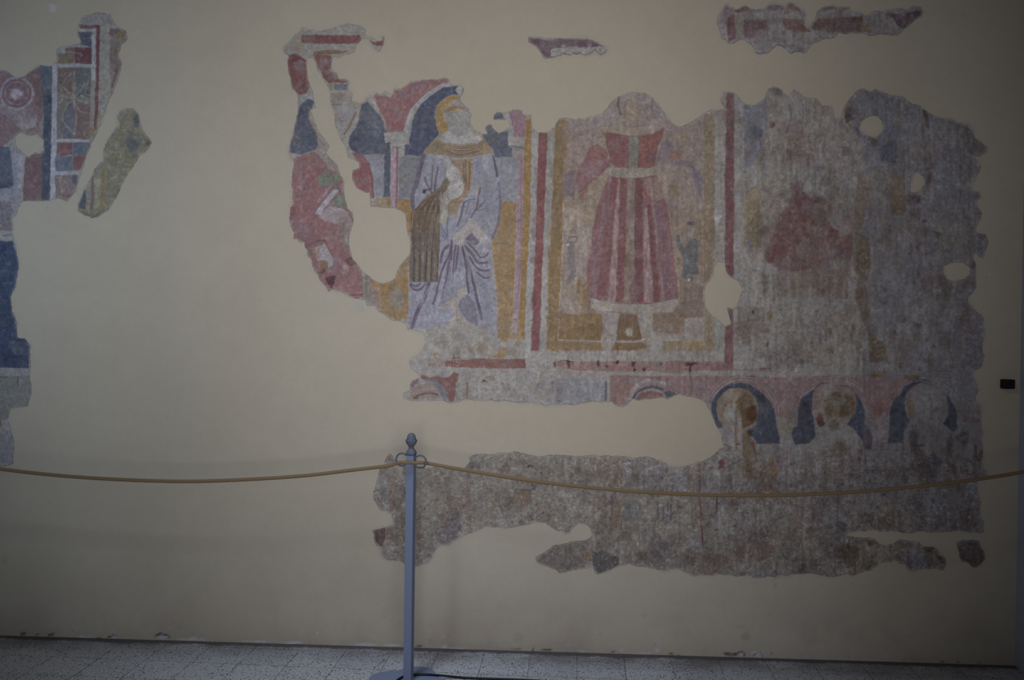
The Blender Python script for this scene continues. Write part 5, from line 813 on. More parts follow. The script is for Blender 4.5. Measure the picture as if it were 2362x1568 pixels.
for i_ in range(12):
    line(None, (96, 74, 62) if i_ % 2 else (156, 138, 112), smooth([(700-i_*4, 808+i_*8), (800, 838+i_*11), (960, 856+i_*12), (1110, 856+i_*11), (1240, 815+i_*11)], 'E'), 0.9, 0.7, 0.3)
for x, y, rx, ry, col in ((1935, 912, 26, 10, (92, 70, 50)), (1912, 940, 12, 22, (104, 82, 60)), (1950, 945, 16, 20, (100, 80, 58)), (1925, 978, 12, 12, (86, 64, 44)), (1718, 930, 20, 30, (112, 88, 62)), (1735, 955, 14, 22, (84, 52, 38)), (1722, 1020, 10, 30, (112, 92, 66)), (1940, 1040, 20, 26, (104, 92, 72)), (2000, 1010, 12, 20, (126, 92, 90)), (1985, 1050, 8, 16, (118, 76, 78)), (1760, 1090, 20, 24, (128, 102, 76)), (1785, 1075, 12, 24, (128, 100, 72)), (2110, 1010, 12, 34, (84, 76, 80)), (2140, 1070, 34, 16, (76, 80, 100)), (2118, 1050, 10, 26, (72, 66, 72)), (2190, 1030, 8, 34, (90, 82, 72)), (2222, 1010, 12, 20, (84, 76, 74))):
    spot('P', col, x, y, rx, ry, 0.75, 0.7)
# ---- time has softened the paint: pigment bleeds, flakes, and is stained in lumps and drips
def soft(A, n):
    A = A.copy()
    for _ in range(n):
        for ax in (0, 1): A = (np.roll(A, 1, ax)+2*A+np.roll(A, -1, ax))/4
    return A
def ramp(a, lo, hi): return np.clip((a-lo)/(hi-lo), 0, 1)
ZR = ramp(PXX, 1640, 1760)                                    # the worn right half
ZL = ramp(PYY, 1020, 1060)*(PXX > 830)                        # the rubbed lower band
ZM = ramp(PXX, 1262, 1275)*(1-ZR)*(1-ZL)                      # the third panel
ZS = ramp(PXX, 640, 660)*(1-ramp(PXX, 1262, 1275))*(1-ZL); ZF = 1-ramp(PXX, 600, 640)
ZA = ramp(PYY, 845, 860)*(1-ramp(PYY, 1050, 1075))*(PXX > 1400)                # the arcade keeps its drawing
keep = 1-0.6*ZA
worn_w = np.clip(0.15*ZS+0.2*ZF+0.22*ZM+0.50*ZR+0.14*ZL, 0, 1)*keep
S4, S12 = soft(CAN, 4), soft(CAN, 22)
n1 = fbm([60, 26, 12, 5, 2.5], 201, gain=0.8); n2 = fbm([34, 16, 7, 3], 202, gain=0.8)
CAN += (S4-CAN)*(worn_w*(0.25+0.75*ramp(n2, 0.42, 0.6)))[..., None]
CAN += (S12-CAN)*(worn_w*0.8*ramp(n1, 0.47, 0.60)*np.where(ZR+ZL > 0.5, 1.0, 0.2))[..., None]
def lumps(seed, col, a, cells, lo, hi, w, tall=False):
    n = fbm(cells, seed, gain=0.85)
    if tall:
        q = stretch(seed+1, cells[-1]*1.5, cells[0]); n = 0.5*n+0.5*q
    CAN[:] += (np.array(col, float)-CAN)*(a*w*ramp(n, lo, hi))[..., None]
WR = (0.12*ZS+0.12*ZF+0.20*ZM+0.56*ZR+0.26*ZL)*keep
lumps(301, (112, 92, 76), 0.55, [44, 20, 9, 4, 2], 0.53, 0.66, WR); lumps(303, (126, 127, 143), 0.50, [50, 22, 9, 4, 2], 0.52, 0.64, WR)
lumps(305, (124, 90, 94), 0.50, [36, 16, 7, 3], 0.55, 0.68, WR); lumps(307, (146, 134, 116), 0.45, [40, 18, 7, 3], 0.54, 0.66, WR)
lumps(309, (88, 78, 84), 0.50, [22, 10, 5, 2.5], 0.60, 0.72, WR); lumps(311, (154, 150, 150), 0.50, [18, 8, 4, 2], 0.58, 0.70, WR*0.9)
lumps(313, (110, 94, 80), 0.45, [40, 12, 4, 3], 0.56, 0.70, (0.15*ZM+0.55*ZR+0.4*ZL)*keep, True); lumps(317, (92, 84, 98), 0.45, [30, 12, 4, 3], 0.60, 0.74, (0.12*ZM+0.55*ZR+0.35*ZL)*keep, True)
lumps(321, (136, 134, 142), 0.45, [30, 12, 4, 3], 0.56, 0.70, (0.22*ZS+0.25*ZM+0.3*ZR)*keep, True); lumps(325, (150, 146, 142), 0.55, [8, 4, 2], 0.60, 0.74, 0.22*ZS+0.3*ZF+0.35*ZM+0.3*ZR)
N_G = fbm([2.2, 1.2], 401); N_H = fbm([9, 4.5, 2.2, 1.2], 402, gain=0.9)
CAN += (np.array([80, 71, 66])-CAN)*(ZL*ramp(N_G, 0.60, 0.80)*ramp(N_H, 0.40, 0.62)*0.55)[..., None]; CAN += (np.array([170, 164, 158])-CAN)*(ZL*ramp(1-N_G, 0.60, 0.80)*ramp(1-N_H, 0.40, 0.62)*0.50)[..., None]
CAN += (np.array([108, 92, 80])-CAN)*(ZL*ramp(N_H, 0.54, 0.66)*0.35)[..., None]
fl = np.clip((N_F-0.60)*5, 0, 1)*np.clip((N_M-0.44)*3, 0, 1); CAN += (np.array([154, 150, 148])-CAN)*(0.22*fl)[..., None]
gr = np.clip((N_F-0.62)*5, 0, 1)[::-1, ::-1]*np.clip((N_L-0.48)*5, 0, 1); CAN += (np.array([84, 76, 78])-CAN)*(0.30*gr)[..., None]
CAN *= (1+0.16*(N_M-0.5)+0.12*(N_L-0.5)+0.16*(N_F-0.5)+0.10*(N_S-0.5)+0.12*(N_V-0.5)*(PXX > 1260))[..., None]
# ------------------------------------------------------------------ masks
def raster(P, holes=()):
    sl = window(P, 2); a = np.zeros((CH, CW), bool); a[sl] = inside(PXX[sl], PYY[sl], P)
    for h in holes:
        s2 = window(h, 2); a[s2] &= ~inside(PXX[s2], PYY[s2], h)
    return a
def blur(a, n):
    a = a.astype(float)
    for _ in range(n):
        for ax in (0, 1):
            a = (np.roll(a, 1, ax)+a+np.roll(a, -1, ax))/3
    return a
PIECES = [('main', OUT_MAIN, HOLES_MAIN), ('left', OUT_LEFT, HOLES_LEFT), ('strip', OUT_STRIP, []), ('sliver', OUT_SLIVER, []), ('top', OUT_TOP, []), ('blob', OUT_BLOB, [])]
MASKS = {k: raster(o, h) for k, o, h in PIECES}
ALLM = np.zeros((CH, CW), bool)
for v_ in MASKS.values(): ALLM |= v_
B3 = blur(ALLM, 6); B9 = blur(ALLM, 16)
# rim of each piece: pale lime where it flakes, dark for grime in the joint and for shade painted along lower edges
rim = np.clip((0.93-B3)*3.2, 0, 1)*ALLM
pick = np.clip((N_L-0.5)*7+0.5, 0, 1)
rc = np.where(pick[..., None] > 0.55, np.array([140, 139, 146.0]), np.array([128, 122, 118.0]))
CAN += (rc-CAN)*(0.55*rim*np.clip(N_M*1.6, 0, 1))[..., None]
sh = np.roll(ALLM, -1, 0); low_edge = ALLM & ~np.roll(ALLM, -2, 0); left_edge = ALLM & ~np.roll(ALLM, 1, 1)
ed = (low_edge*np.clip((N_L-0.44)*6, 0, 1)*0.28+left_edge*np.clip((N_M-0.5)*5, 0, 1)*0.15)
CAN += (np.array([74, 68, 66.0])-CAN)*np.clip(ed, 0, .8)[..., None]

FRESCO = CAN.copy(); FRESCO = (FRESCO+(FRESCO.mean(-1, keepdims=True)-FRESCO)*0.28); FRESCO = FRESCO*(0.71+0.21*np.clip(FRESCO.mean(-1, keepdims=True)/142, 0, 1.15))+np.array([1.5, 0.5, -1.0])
# the new plaster laps over the broken edges
lap = np.clip((0.97-B3)*2.0, 0, 1)*ALLM*np.clip((fbm([9, 4.5, 2.2], 77)-0.47)*7, 0, 1)
FRESCO += (np.array(WALL)*0.985-FRESCO)*(0.9*lap)[..., None]
# ------------------------------------------------------------------ the cream wall plaster: its own blotches, smears and chips
CAN[:] = WALL
CAN *= (1+0.035*(N_L-0.5)+0.03*(N_M-0.5))[..., None]
sm = fbm([180, 90, 40], 61); CAN += ((sm-0.5)*np.clip((PYY-900)/500, 0.25, 1)*1.0)[..., None]*np.array([14, 16, 20.0])
dirt = np.clip((PYY-1330)/170, 0, 1)*np.clip((fbm([60, 26, 10, 4], 62)-0.42)*3.2, 0, 1)
CAN += (np.array([120, 108, 104.0])-CAN)*(0.42*dirt)[..., None]
halo = np.clip(B9*2.4, 0, 1)*(~ALLM)*np.clip((N_M-0.44)*4.5, 0, 1)*np.clip((N_L-0.42)*5, 0, 1)
CAN += (np.array([116, 112, 110.0])-CAN)*(0.6*halo)[..., None]
for x, y, rx, ry, c, a in ((120, 18, 12, 11, (158, 158, 164), .6), (92, 99, 5, 3, (120, 116, 112), .5), (828, 706, 15, 13, (128, 128, 130), .55), (835, 712, 6, 6, (120, 122, 132), .5), (1287, 30, 2, 10, (130, 122, 110), .4),
                           (925, 85, 20, 30, (134, 128, 120), .35), (888, 1412, 10, 14, (126, 120, 118), .35), (322, 75, 7, 5, (150, 150, 154), .5), (2222, 30, 3, 3, (104, 104, 102), .6), (1790, 1350, 4, 6, (120, 112, 108), .4), (1895, 1352, 4, 4, (110, 104, 104), .5),
                           (720, 1375, 30, 10, (132, 124, 116), .3), (1490, 1420, 6, 3, (112, 104, 100), .5), (1777, 1416, 8, 6, (128, 122, 110), .4), (1706, 1443, 14, 4, (122, 112, 106), .4), (1718, 1470, 12, 12, (116, 104, 98), .45), (1385, 1460, 5, 4, (114, 106, 100), .5), (1195, 1470, 10, 8, (120, 112, 108), .35), (700, 640, 5, 3, (138, 128, 118), .4), (2282, 637, 2, 4, (170, 170, 176), .5), (10, 1290, 8, 12, (134, 122, 112), .4)):
    spot('P', c, x, y, rx, ry, a, 0.6)
for x, y, rx, ry in ((200, 1468, 18, 4), (265, 1467, 9, 4), (376, 1468, 14, 5), (440, 1474, 40, 3), (590, 1479, 40, 2.5), (670, 1482, 30, 3), (840, 1487, 28, 3.5), (905, 1489, 20, 2.5), (1027, 1491, 7, 2.5), (1060, 1496, 30, 2), (1340, 1504, 12, 2.5), (1432, 1499, 5, 4), (1416, 1505, 6, 2.5), (1516, 1500, 6, 4), (1710, 1508, 8, 5), (1755, 1509, 9, 5), (1740, 1506, 8, 4), (1482, 1508, 24, 2)):
    spot('P', (160, 162, 172), x, y, rx, ry, 0.75, 0.4, rough=.8)
for s_, w_ in (('50,1461 58,1460', 5), ('84,1463 92,1462', 3), ('112,1464 122,1462', 4.5), ('224,1472 232,1471', 3.5), ('250,1469 262,1466 272,1467', 3), ('358,1466 366,1462 380,1463 390,1468', 3.6), ('366,1461 372,1459', 2), ('965,1489 972,1491', 3.5), ('1228,1495 1228,1502', 2), ('1250,1499 1270,1499', 3), ('1411,1504 1414,1501 1418,1503', 3), ('1544,1507 1552,1509', 4), ('1562,1510 1568,1510', 3), ('1671,1507 1690,1509 1700,1508 1706,1503 1713,1505 1717,1511', 3.4), ('1674,1509 1698,1510', 3.5), ('1736,1511 1742,1508', 2), ('1754,1506 1759,1511', 2.6), ('2255,1527 2262,1527', 2.5), ('2170,1526 2178,1526', 2.5), ('1779,1507 1781,1508', 3), ('2210,1526 2213,1528', 3), ('1180,1494 1200,1496', 2)):
    line('P', (52, 44, 46), s_, w_, 0.85, 0.3)
for s_ in ('1216,960 1219,950', '640,960 650,1090', '1520,300 1522,310'): pass
g = random.Random(91)
for _ in range(150):
    x = g.uniform(0, 2350); y = 1468+0.029*x-abs(g.gauss(0, 22)); spot('P', g.choice([(118, 108, 104), (100, 92, 92), (158, 158, 164)]), x, y, g.uniform(1, 5), g.uniform(1, 4), g.uniform(.15, .45))
for _ in range(60): spot('P', (116, 108, 102), g.uniform(0, 2350), g.uniform(0, 1440), g.uniform(1, 2.2), g.uniform(1, 2.5), g.uniform(.2, .5))
WALLC = CAN.copy()
K_ALB = 2.15
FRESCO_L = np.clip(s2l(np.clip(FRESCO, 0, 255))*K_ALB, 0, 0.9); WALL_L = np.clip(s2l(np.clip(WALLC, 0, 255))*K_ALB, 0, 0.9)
def sample(A, x, y):
    u = np.clip((x-CX0)/PX, 0, CW-1.001); v = np.clip((y-CY0)/PX, 0, CH-1.001); i = u.astype(int); j = v.astype(int); fu = (u-i)[:, None]; fv = (v-j)[:, None]
    return A[j, i]*(1-fu)*(1-fv)+A[j, i+1]*fu*(1-fv)+A[j+1, i]*(1-fu)*fv+A[j+1, i+1]*fu*fv
def mesh_np(name, V, Q, C, mat, parent=None):
    me = bpy.data.meshes.new(name); me.vertices.add(len(V)); me.vertices.foreach_set('co', V.astype(np.float32).ravel())
    n = len(Q); me.loops.add(n*4); me.loops.foreach_set('vertex_index', Q.astype(np.int32).ravel())
    me.polygons.add(n); me.polygons.foreach_set('loop_start', np.arange(0, n*4, 4, dtype=np.int32))
    me.update(calc_edges=True)
    ca = me.color_attributes.new('Col', 'FLOAT_COLOR', 'POINT')
    ca.data.foreach_set('color', np.concatenate([C, np.ones((len(C), 1))], 1).astype(np.float32).ravel())
    me.validate(); return link(name, me, mat, parent)
def wall_grid():
    fx = np.arange(-2.82, XR-0.003, 0.0078); fz = np.arange(0.0, 3.12, 0.0078)
    xs = np.concatenate([np.arange(-6.5, -2.85, 0.3), fx, [XR]]); zs = np.concatenate([fz, np.arange(3.15, 4.6, 0.25), [4.6]])
    X, Z = np.meshgrid(xs, zs); V = np.stack([X.ravel(), np.zeros(X.size), Z.ravel()], 1)
    px = proj(V); C = sample(WALL_L, px[:, 0], px[:, 1]); far = (X.ravel() < -2.83) | (Z.ravel() > 3.13)
    C[far] = s2l(WALL)*K_ALB
    w = len(xs); i = (np.arange(len(zs)-1)[:, None]*w+np.arange(w-1)[None]).ravel(); Q = np.stack([i, i+1, i+w+1, i+w], 1)
    b = np.array([[xs[0], 0.008, 0], [xs[-1], 0.008, 0], [xs[-1], 0.008, 4.6], [xs[0], 0.008, 4.6]])
    o = mesh_np('wall_rear', V, Q, C, MAT_WALL); o['kind'] = 'structure'
wall_grid()

# ------------------------------------------------------------------ the fresco pieces: low slabs of old plaster standing 1.6 mm proud of the new wall
DEPTH = 0.0016
def slab(name, outline, holes, mask, root, labels=None, names=None, y0=0.0):
    """grid of small cells inside the outline, its border snapped to the outline, with thickness"""
    cell = mask[:-1, :-1].astype(int)+mask[1:, :-1]+mask[:-1, 1:]+mask[1:, 1:] >= 3
    jj, ii = np.nonzero(cell)
    vid = -np.ones((CH, CW), int); used = np.zeros((CH, CW), bool)
    for dj, di in ((0, 0), (0, 1), (1, 0), (1, 1)): used[jj+dj, ii+di] = True
    cnt = np.zeros((CH, CW), int)
    for dj, di in ((0, 0), (0, 1), (1, 0), (1, 1)): np.add.at(cnt, (jj+dj, ii+di), 1)
    vj, vi = np.nonzero(used); vid[vj, vi] = np.arange(len(vj)); px = CX0+vi*PX; py = CY0+vj*PX
    px = px.astype(float); py = py.astype(float); bd = cnt[vj, vi] < 4; bi = np.nonzero(bd)[0]
    for k0 in range(0, len(bi), 400):
        idx = bi[k0:k0+400]; best = np.full(len(idx), 1e9); bx = px[idx].copy(); by = py[idx].copy()
        for P in [outline]+list(holes):
            x0, x1, y0_, y1_ = px[idx].min()-6, px[idx].max()+6, py[idx].min()-6, py[idx].max()+6
            A = P; B = np.roll(P, -1, 0); k = (np.maximum(A[:, 0], B[:, 0]) > x0) & (np.minimum(A[:, 0], B[:, 0]) < x1) & (np.maximum(A[:, 1], B[:, 1]) > y0_) & (np.minimum(A[:, 1], B[:, 1]) < y1_)
            A, B = A[k], B[k]
            if not len(A): continue
            d = B-A; L = (d**2).sum(1)+1e-9
            t = np.clip(((px[idx][:, None]-A[:, 0])*d[:, 0]+(py[idx][:, None]-A[:, 1])*d[:, 1])/L, 0, 1)
            qx = A[:, 0]+t*d[:, 0]; qy = A[:, 1]+t*d[:, 1]; dd = np.hypot(qx-px[idx][:, None], qy-py[idx][:, None]); m_ = dd.argmin(1); r = np.arange(len(idx)); dm = dd[r, m_]
            u = dm < best; best[u] = dm[u]; bx[u] = qx[r, m_][u]; by[u] = qy[r, m_][u]
        ok = best < 2.2; px[idx[ok]] = bx[ok]; py[idx[ok]] = by[ok]
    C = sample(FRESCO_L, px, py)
    wav = (sample(N_L[..., None], px, py)[:, 0]-0.5)*0.0010
    front = wall_arr(px, py, -DEPTH); front[:, 1] += np.where(bd, 0.0004, wav)
    back = front.copy(); back[:, 1] = -0.0001; nv = len(px)
    Q = np.stack([vid[jj+1, ii], vid[jj+1, ii+1], vid[jj, ii+1], vid[jj, ii]], 1)
    # open borders of the kept cells get a side wall
    sides = []; own = []
    cp = np.pad(cell, 1)
    for dj, di, e in ((-1, 0, (3, 2)), (1, 0, (1, 0)), (0, -1, (0, 3)), (0, 1, (2, 1))):
        o = ~cp[jj+1+dj, ii+1+di]; q = Q[o]
        a, b = q[:, e[0]], q[:, e[1]]
        sides.append(np.stack([b, a, a+nv, b+nv], 1)); own.append(np.nonzero(o)[0])
    S = np.concatenate(sides); own = np.concatenate(own)
    V = np.concatenate([front, back]); CC = np.concatenate([C, C*0.8+0.05])
    lab = np.zeros(len(Q), int) if labels is None else labels[jj, ii]
    for k, (nm, lb, pc) in enumerate(names or [(name, None, None)]):
        qf = Q[lab == k]; qs = S[lab[own] == k]
        if not len(qf): continue
        q = np.concatenate([qf, qs]); u, inv = np.unique(q, return_inverse=True); inv = inv.reshape(q.shape)
        o = mesh_np(nm, V[u], inv, CC[u], MAT_FRESCO, root)
        if lb: o['label'] = lb
        if root is None: return o

def label_map(items):
    L = np.zeros((CH, CW), int)
    for k, it in enumerate(items, 1):
        for P in it[2]:
            sl = window(P, 4); a = inside(PXX[sl]+1+WX[sl]*0.35, PYY[sl]+1+WY[sl]*0.35, P); L[sl][a] = k
    return L
# painted parts of the large fresco
saint = chain(('E', '770,720 735,690 708,600 705,500 740,400 800,330 880,288 970,282 1040,400 1110,500 1130,690 1250,750 1340,890'), ('F', '1330,330 1370,500 1400,700 1420,900 1400,1150 1330,1350 1260,1420'),
              ('G', '1020,60 1045,250 1060,420 1090,800 1110,1120 1050,1190 960,1110 700,1010 480,1050 300,1075 95,1060 110,800 125,540 110,300 130,100'), ('F', '165,1350 210,1050 175,850 200,680 280,450 355,230 400,160'))
dress = chain(('H', '1050,110 1370,75 1500,200 1600,400 1720,600 1850,830 1990,1000 1960,1220 1840,900 1600,860'), ('P', '1517,405 1528,440 1544,505 1557,602 1565,692 1562,720 1500,724'),
              ('I', '1200,1190 1100,1195 1060,960 895,960 870,1200 720,1205 760,960 640,910 640,810'), ('P', '1353,692 1353,623 1376,480 1400,420'), ('H', '900,930 780,1060 670,1265 620,1120 610,950 650,850 740,660 830,470'))
kneel = chain(('C', '480,700 640,700 670,800 635,930 680,1120 750,1190 790,1330 800,1500 760,1500 720,1440 650,1400 615,1340 610,1260 670,1240 620,1160 510,990 470,880'),)
robe1 = chain(('C', '130,1160 300,1100 420,1240 540,1300 545,1400'), ('D', '720,80 800,230 810,320 790,390 760,480 765,560 800,730 900,850 910,1130 840,1150 740,1095 590,1055 540,1075 460,960 370,790 310,700 290,540 170,515 120,280 150,0'))
red4 = chain(('L', '640,1330 740,1170 730,1080 800,1050 860,1150 900,1230 1000,1200 1120,1200 1130,1330 1100,1420 1140,1500'), ('N', '990,100 1060,180 1180,150 1190,300 1150,500 1140,785 880,770 450,755 450,560 340,400 370,290 430,130 510,0'))
donor = pp('I', '1405,250 1440,235 1470,330 1500,260 1500,150 1545,125 1580,150 1580,265 1612,300 1610,400 1590,500 1625,595 1565,660 1460,630 1480,460 1435,370')
MAIN_PARTS = [('painted_ground', None, []),
 ('painted_figure', 'painted figure in a grey robe over a pleated brown tunic, with a gold halo', [saint]),
 ('painted_figure', 'painted headless figure in a pleated red dress with a pale belt', [dress]),
 ('painted_figure', 'painted figure in a worn red cloak at the broken left edge', [robe1, kneel]),
 ('painted_figure', 'faded red robe of a seated painted figure', [red4]),
 ('painted_figure', 'small painted kneeling figure in slate blue', [donor]),
 ('painted_bust', 'painted bust with a brown halo in the left blue niche', [pp('S', '500,335 650,330 780,375 850,455 895,600 885,750 840,860 720,945 830,1010 900,1290 860,1568 380,1568 370,1000 420,890 345,760 318,620 335,500 400,405')]),
 ('painted_bust', 'painted bust in the middle blue niche', [pp('P', '1890,880 1935,872 1972,890 1978,940 1952,980 1990,1020 2000,1090 1862,1090 1868,1025 1885,990 1876,940')]),
 ('painted_bust', 'pale painted bust in the right blue niche', [pp('T', '890,600 930,400 1100,270 1300,290 1440,400 1490,600 1410,815 1540,940 1560,1100 1560,1568 860,1568 860,960 950,800')]),
 ('painted_niche', 'dark blue niche under a painted arch', [pp('S', '150,560 300,330 530,230 850,280 1080,500 1160,700 1200,1105 880,1105 720,945 850,850 895,600 850,455 650,330 500,335 335,500 318,620 345,760 420,890 330,900 220,640')]),
 ('painted_niche', 'left half of the dark blue niche around the middle bust', [pp('S', '1700,330 1650,480 1640,650 1680,850 1700,1000 1590,1110 1400,1110 1360,950 1395,860 1395,600 1500,440')]),
 ('painted_niche', 'right half of the dark blue niche around the middle bust', [pp('T', '150,340 230,430 300,530 420,640 435,1190 320,1190 290,1060 85,840 190,680 220,560')]),
 ('painted_niche', 'blue niche at the worn right edge', [pp('T', '1000,250 1120,235 920,380 885,600 955,790 930,860 850,1090 650,1090 680,760 690,600 740,510 880,320'), pp('T', '1465,430 1530,500 1610,640 1615,900 1560,940 1410,815 1490,600')]),
 ('painted_niche', 'blue painted archway around the grey-robed figure', [pp('E', '860,160 960,185 940,230 970,280 800,330 705,500 710,600 750,730 600,880 560,985 360,970 380,760 400,570 450,460 640,270')]),
 ('painted_column', 'pink painted column left of the grey-robed figure', [pp('C', '875,945 1050,948 1040,1040 995,1070 990,1330 984,1600 924,1600 932,1070 925,1040 885,1030')]),
 ('painted_column', 'faded pink painted column right of the grey-robed figure', [pp('P', '1178,318 1210,318 1208,400 1205,560 1202,640 1197,785 1181,785 1187,640 1190,540 1192,360')]),
 ('painted_border', 'red stripe between the two figure panels, with ochre and white lines', [pp('P', '1214,270 1227,276 1242,295 1263,300 1281,270 1309,270 1301,390 1298,480 1294,640 1290,812 1246,830 1190,830 1200,690 1204,560 1208,400')]),
 ('painted_border', 'narrow red stripe right of the red-dressed figure', [pp('P', '1650,245 1674,245 1674,205 1694,205 1714,235 1714,600 1711,855 1650,855 1652,605 1648,480')]),
 ('painted_border', 'stained horizontal red band under the panels', [pp('P', '980,826 1212,826 1280,832 1690,832 1710,858 1280,858 980,848')]),
 ('painted_border', 'red bar along the top of the broken left panel', [pp('C', '190,140 700,140 700,225 190,225')])]
def place(root_pt, name, label, group=None):
    o = empty(name, root_pt); tag(o, label, 'fresco', group); return o
def piece(key, rootpx, label, names=None, labels=None, name='fresco_fragment'):
    k, o, h = [p for p in PIECES if p[0] == key][0]
    root = place((0, 0, 0), name, label, 'fresco fragments left on the cream wall') if names else None
    ob = slab(name, o, h, MASKS[key], root, labels, names)
    if root is None: tag(ob, label, 'fresco', 'fresco fragments left on the cream wall'); return ob
    # put the root at the foot of the piece and keep the parts where they stand
    P = on_wall(*rootpx); root.location = P; off = Matrix.Translation(-Vector(P))
    for c in root.children: c.matrix_parent_inverse = off
    return root
piece('main', (1560, 1328), 'largest fresco, with a grey-robed saint, a red-dressed figure and a row of arched busts', MAIN_PARTS, label_map(MAIN_PARTS[1:]))
LEFT_PARTS = [('painted_ground', None, []),
 ('painted_panel', 'upright panel of painted leaves between white lines', [pp('A', '350,430 385,430 520,430 520,205 640,195 635,450 625,860 590,1000 460,1345 332,1350 345,900')]),
 ('painted_roundel', 'whitish ringed roundel on red', [pp('A', [(112+122*math.cos(t), 625+118*math.sin(t)) for t in np.linspace(0, 6.2, 30)])]),
 ('painted_column', 'slim pale column beside the blue opening', [pp('A', '105,1005 180,1015 165,1050 145,1060 140,1250 95,1240 85,1050')]),
 ('painted_cloak', 'deep blue painted cloak with a red hem', [pp('B', '-400,262 75,270 115,420 95,500 65,590 65,650 95,800 175,850 165,1010 70,1030 -400,1030')])]
piece('left', (30, 1075), 'fresco at the far left edge, with a leaf panel and a deep blue cloak', LEFT_PARTS, label_map(LEFT_PARTS[1:]))
piece('strip', None, 'greenish-grey diagonal fresco strip just right of the leaf panel')
piece('sliver', None, 'small dull red fresco sliver near the top centre of the wall')
piece('top', None, 'long ragged pinkish fresco band at the top right of the wall')
piece('blob', None, 'small dark brown fresco patch low at the right end of the wall')
# ------------------------------------------------------------------ rope barrier
PF = on_floor(942, 1573); PXc, PYc = float(PF[0]), float(PF[1])
ROT = math.radians(-13)
dist = float((np.array([PXc, PYc, .5])-C0)@fw); UNIT = dist/F                      # metres per photo unit at the post
def hz(ypx): return float(on_wall(947, ypx, PYc)[2])                               # height at the post's depth
ZT = hz(1046); SQ = 18.6*UNIT/2
def make_stanchion():
    root = empty('stanchion', (PXc, PYc, 0), ROT)
    tag(root, 'grey-blue square steel stanchion with a pine-cone finial, at the centre left', 'stanchion', 'rope barrier stanchions')
    bm = bmesh.new(); add_box(bm, -SQ, SQ, -SQ, SQ, 0.006, ZT-0.006, 0.0015); bm_obj('post', bm, MAT_STEEL, root)
    # foot plate: square with rounded tips and hollowed sides
    bm = bmesh.new(); n = 96; pts = []
    for i in range(n):
        a = 2*math.pi*i/n; r = 0.118+0.044*abs(math.cos(2*a))**1.3*1.0 if True else 0
        pts.append((r*math.cos(a), r*math.sin(a)))
    lo = [bm.verts.new((x, y, 0.0)) for x, y in pts]; mid = [bm.verts.new((x, y, 0.006)) for x, y in pts]; hi = [bm.verts.new((x*.985, y*.985, 0.008)) for x, y in pts]
    for A, B in ((lo, mid), (mid, hi)):
        for i in range(n): bm.faces.new((A[i], A[(i+1) % n], B[(i+1) % n], B[i]))
    bm.faces.new(hi); bm.faces.new(lo); bm_obj('base_plate', bm, MAT_STEEL, root)
    bm = bmesh.new(); n = 20                                                     # weld collar at the foot
    sweep(bm, [(SQ*1.05*sx, SQ*1.05*sy, 0.010) for sx, sy in ((1, 1), (-1, 1), (-1, -1), (1, -1))], 0.004, 6, True); bm_obj('weld_seam', bm, MAT_STEEL, root)
    # finial: square shoulder, neck, leaf cup and cone
    bm = bmesh.new()
    u = UNIT
    prof = [(SQ*1.02/u, 0), (11.6, 2), (12.2, 5), (11.4, 8), (8.5, 13), (6.0, 16.5), (5.4, 18)]
    rings = []
    for k, (r, z) in enumerate(prof):
        t = min(1, k/5.0); ring = []
        for i in range(32):
            a = 2*math.pi*i/32+math.pi/4; sq = 1/max(abs(math.cos(a-math.pi/4+math.pi/4)), abs(math.sin(a))); f = (1-t)*min(sq, 1.33)*0.93+t*1.0
            ring.append(bm.verts.new((r*u*f*math.cos(a), r*u*f*math.sin(a), z*u)))
        rings.append(ring)
    for A, B in zip(rings, rings[1:]):
        for i in range(32): bm.faces.new((A[i], A[(i+1) % 32], B[(i+1) % 32], B[i]))
    bm.faces.new(rings[0]); bm.faces.new(rings[-1])
    fin = bm_obj('finial', bm, MAT_STEEL_D, root, True); fin.location = (0, 0, ZT-0.006)
    bm = bmesh.new(); add_lathe(bm, [(5.2*u, 17.5*u), (6.6*u, 18.6*u), (6.6*u, 20*u), (5.8*u, 21*u)], 24); bm_obj('neck_ring', bm, MAT_STEEL_D, fin, True)
    bm = bmesh.new()
    add_lathe(bm, [(5.8*u, 20.5*u), (8.2*u, 23*u), (11.2*u, 28*u), (12.3*u, 32*u), (12.9*u, 34.5*u), (12.0*u, 36*u), (9.5*u, 35*u)], 64, lambda a, z: 0.07*abs(math.sin(4*a))*(z/(34*u))); bm_obj('leaf_cup', bm, MAT_STEEL_D, fin, True)
    bm = bmesh.new(); pr = []
    for i in range(19):
        t = i/18; pr.append((10.4*u*math.sqrt(max(0.0, 1-(t*1.0)**2.4))+0.2*u, (34+17.5*t)*u))
    add_lathe(bm, pr, 72, lambda a, z: 0.05*math.sin(9*a+z/u*1.1)*math.sin(9*a-z/u*1.1)); bm_obj('pine_cone', bm, MAT_STEEL_D, fin, True)
    return root
stan = make_stanchion()
root_m = Matrix.Translation((PXc, PYc, 0)) @ Matrix.Rotation(ROT, 4, 'Z')
def add_ring(root, sx, zc, R):
    bm = bmesh.new(); c = Vector((sx*(SQ+R-0.002), 0, zc)); n = 40
    sweep(bm, [c+Vector((R*math.cos(2*math.pi*i/n), 0, R*math.sin(2*math.pi*i/n))) for i in range(n)], 2.1*UNIT, 12, True)
    return bm_obj('rope_ring', bm, MAT_STEEL_D, root, True)
ZL, ZR = hz(1060.6), hz(1063.5); RR = 14.4*UNIT
add_ring(stan, -1, ZL, RR); add_ring(stan, 1, ZR, RR)
def copy_tree(o, parent=None):
    c = o.copy(); COL.objects.link(c); c.parent = parent
    for ch in list(o.children): copy_tree(ch, c)
    return c
WP = lambda x, y, Y: tuple(on_wall(x, y, Y))
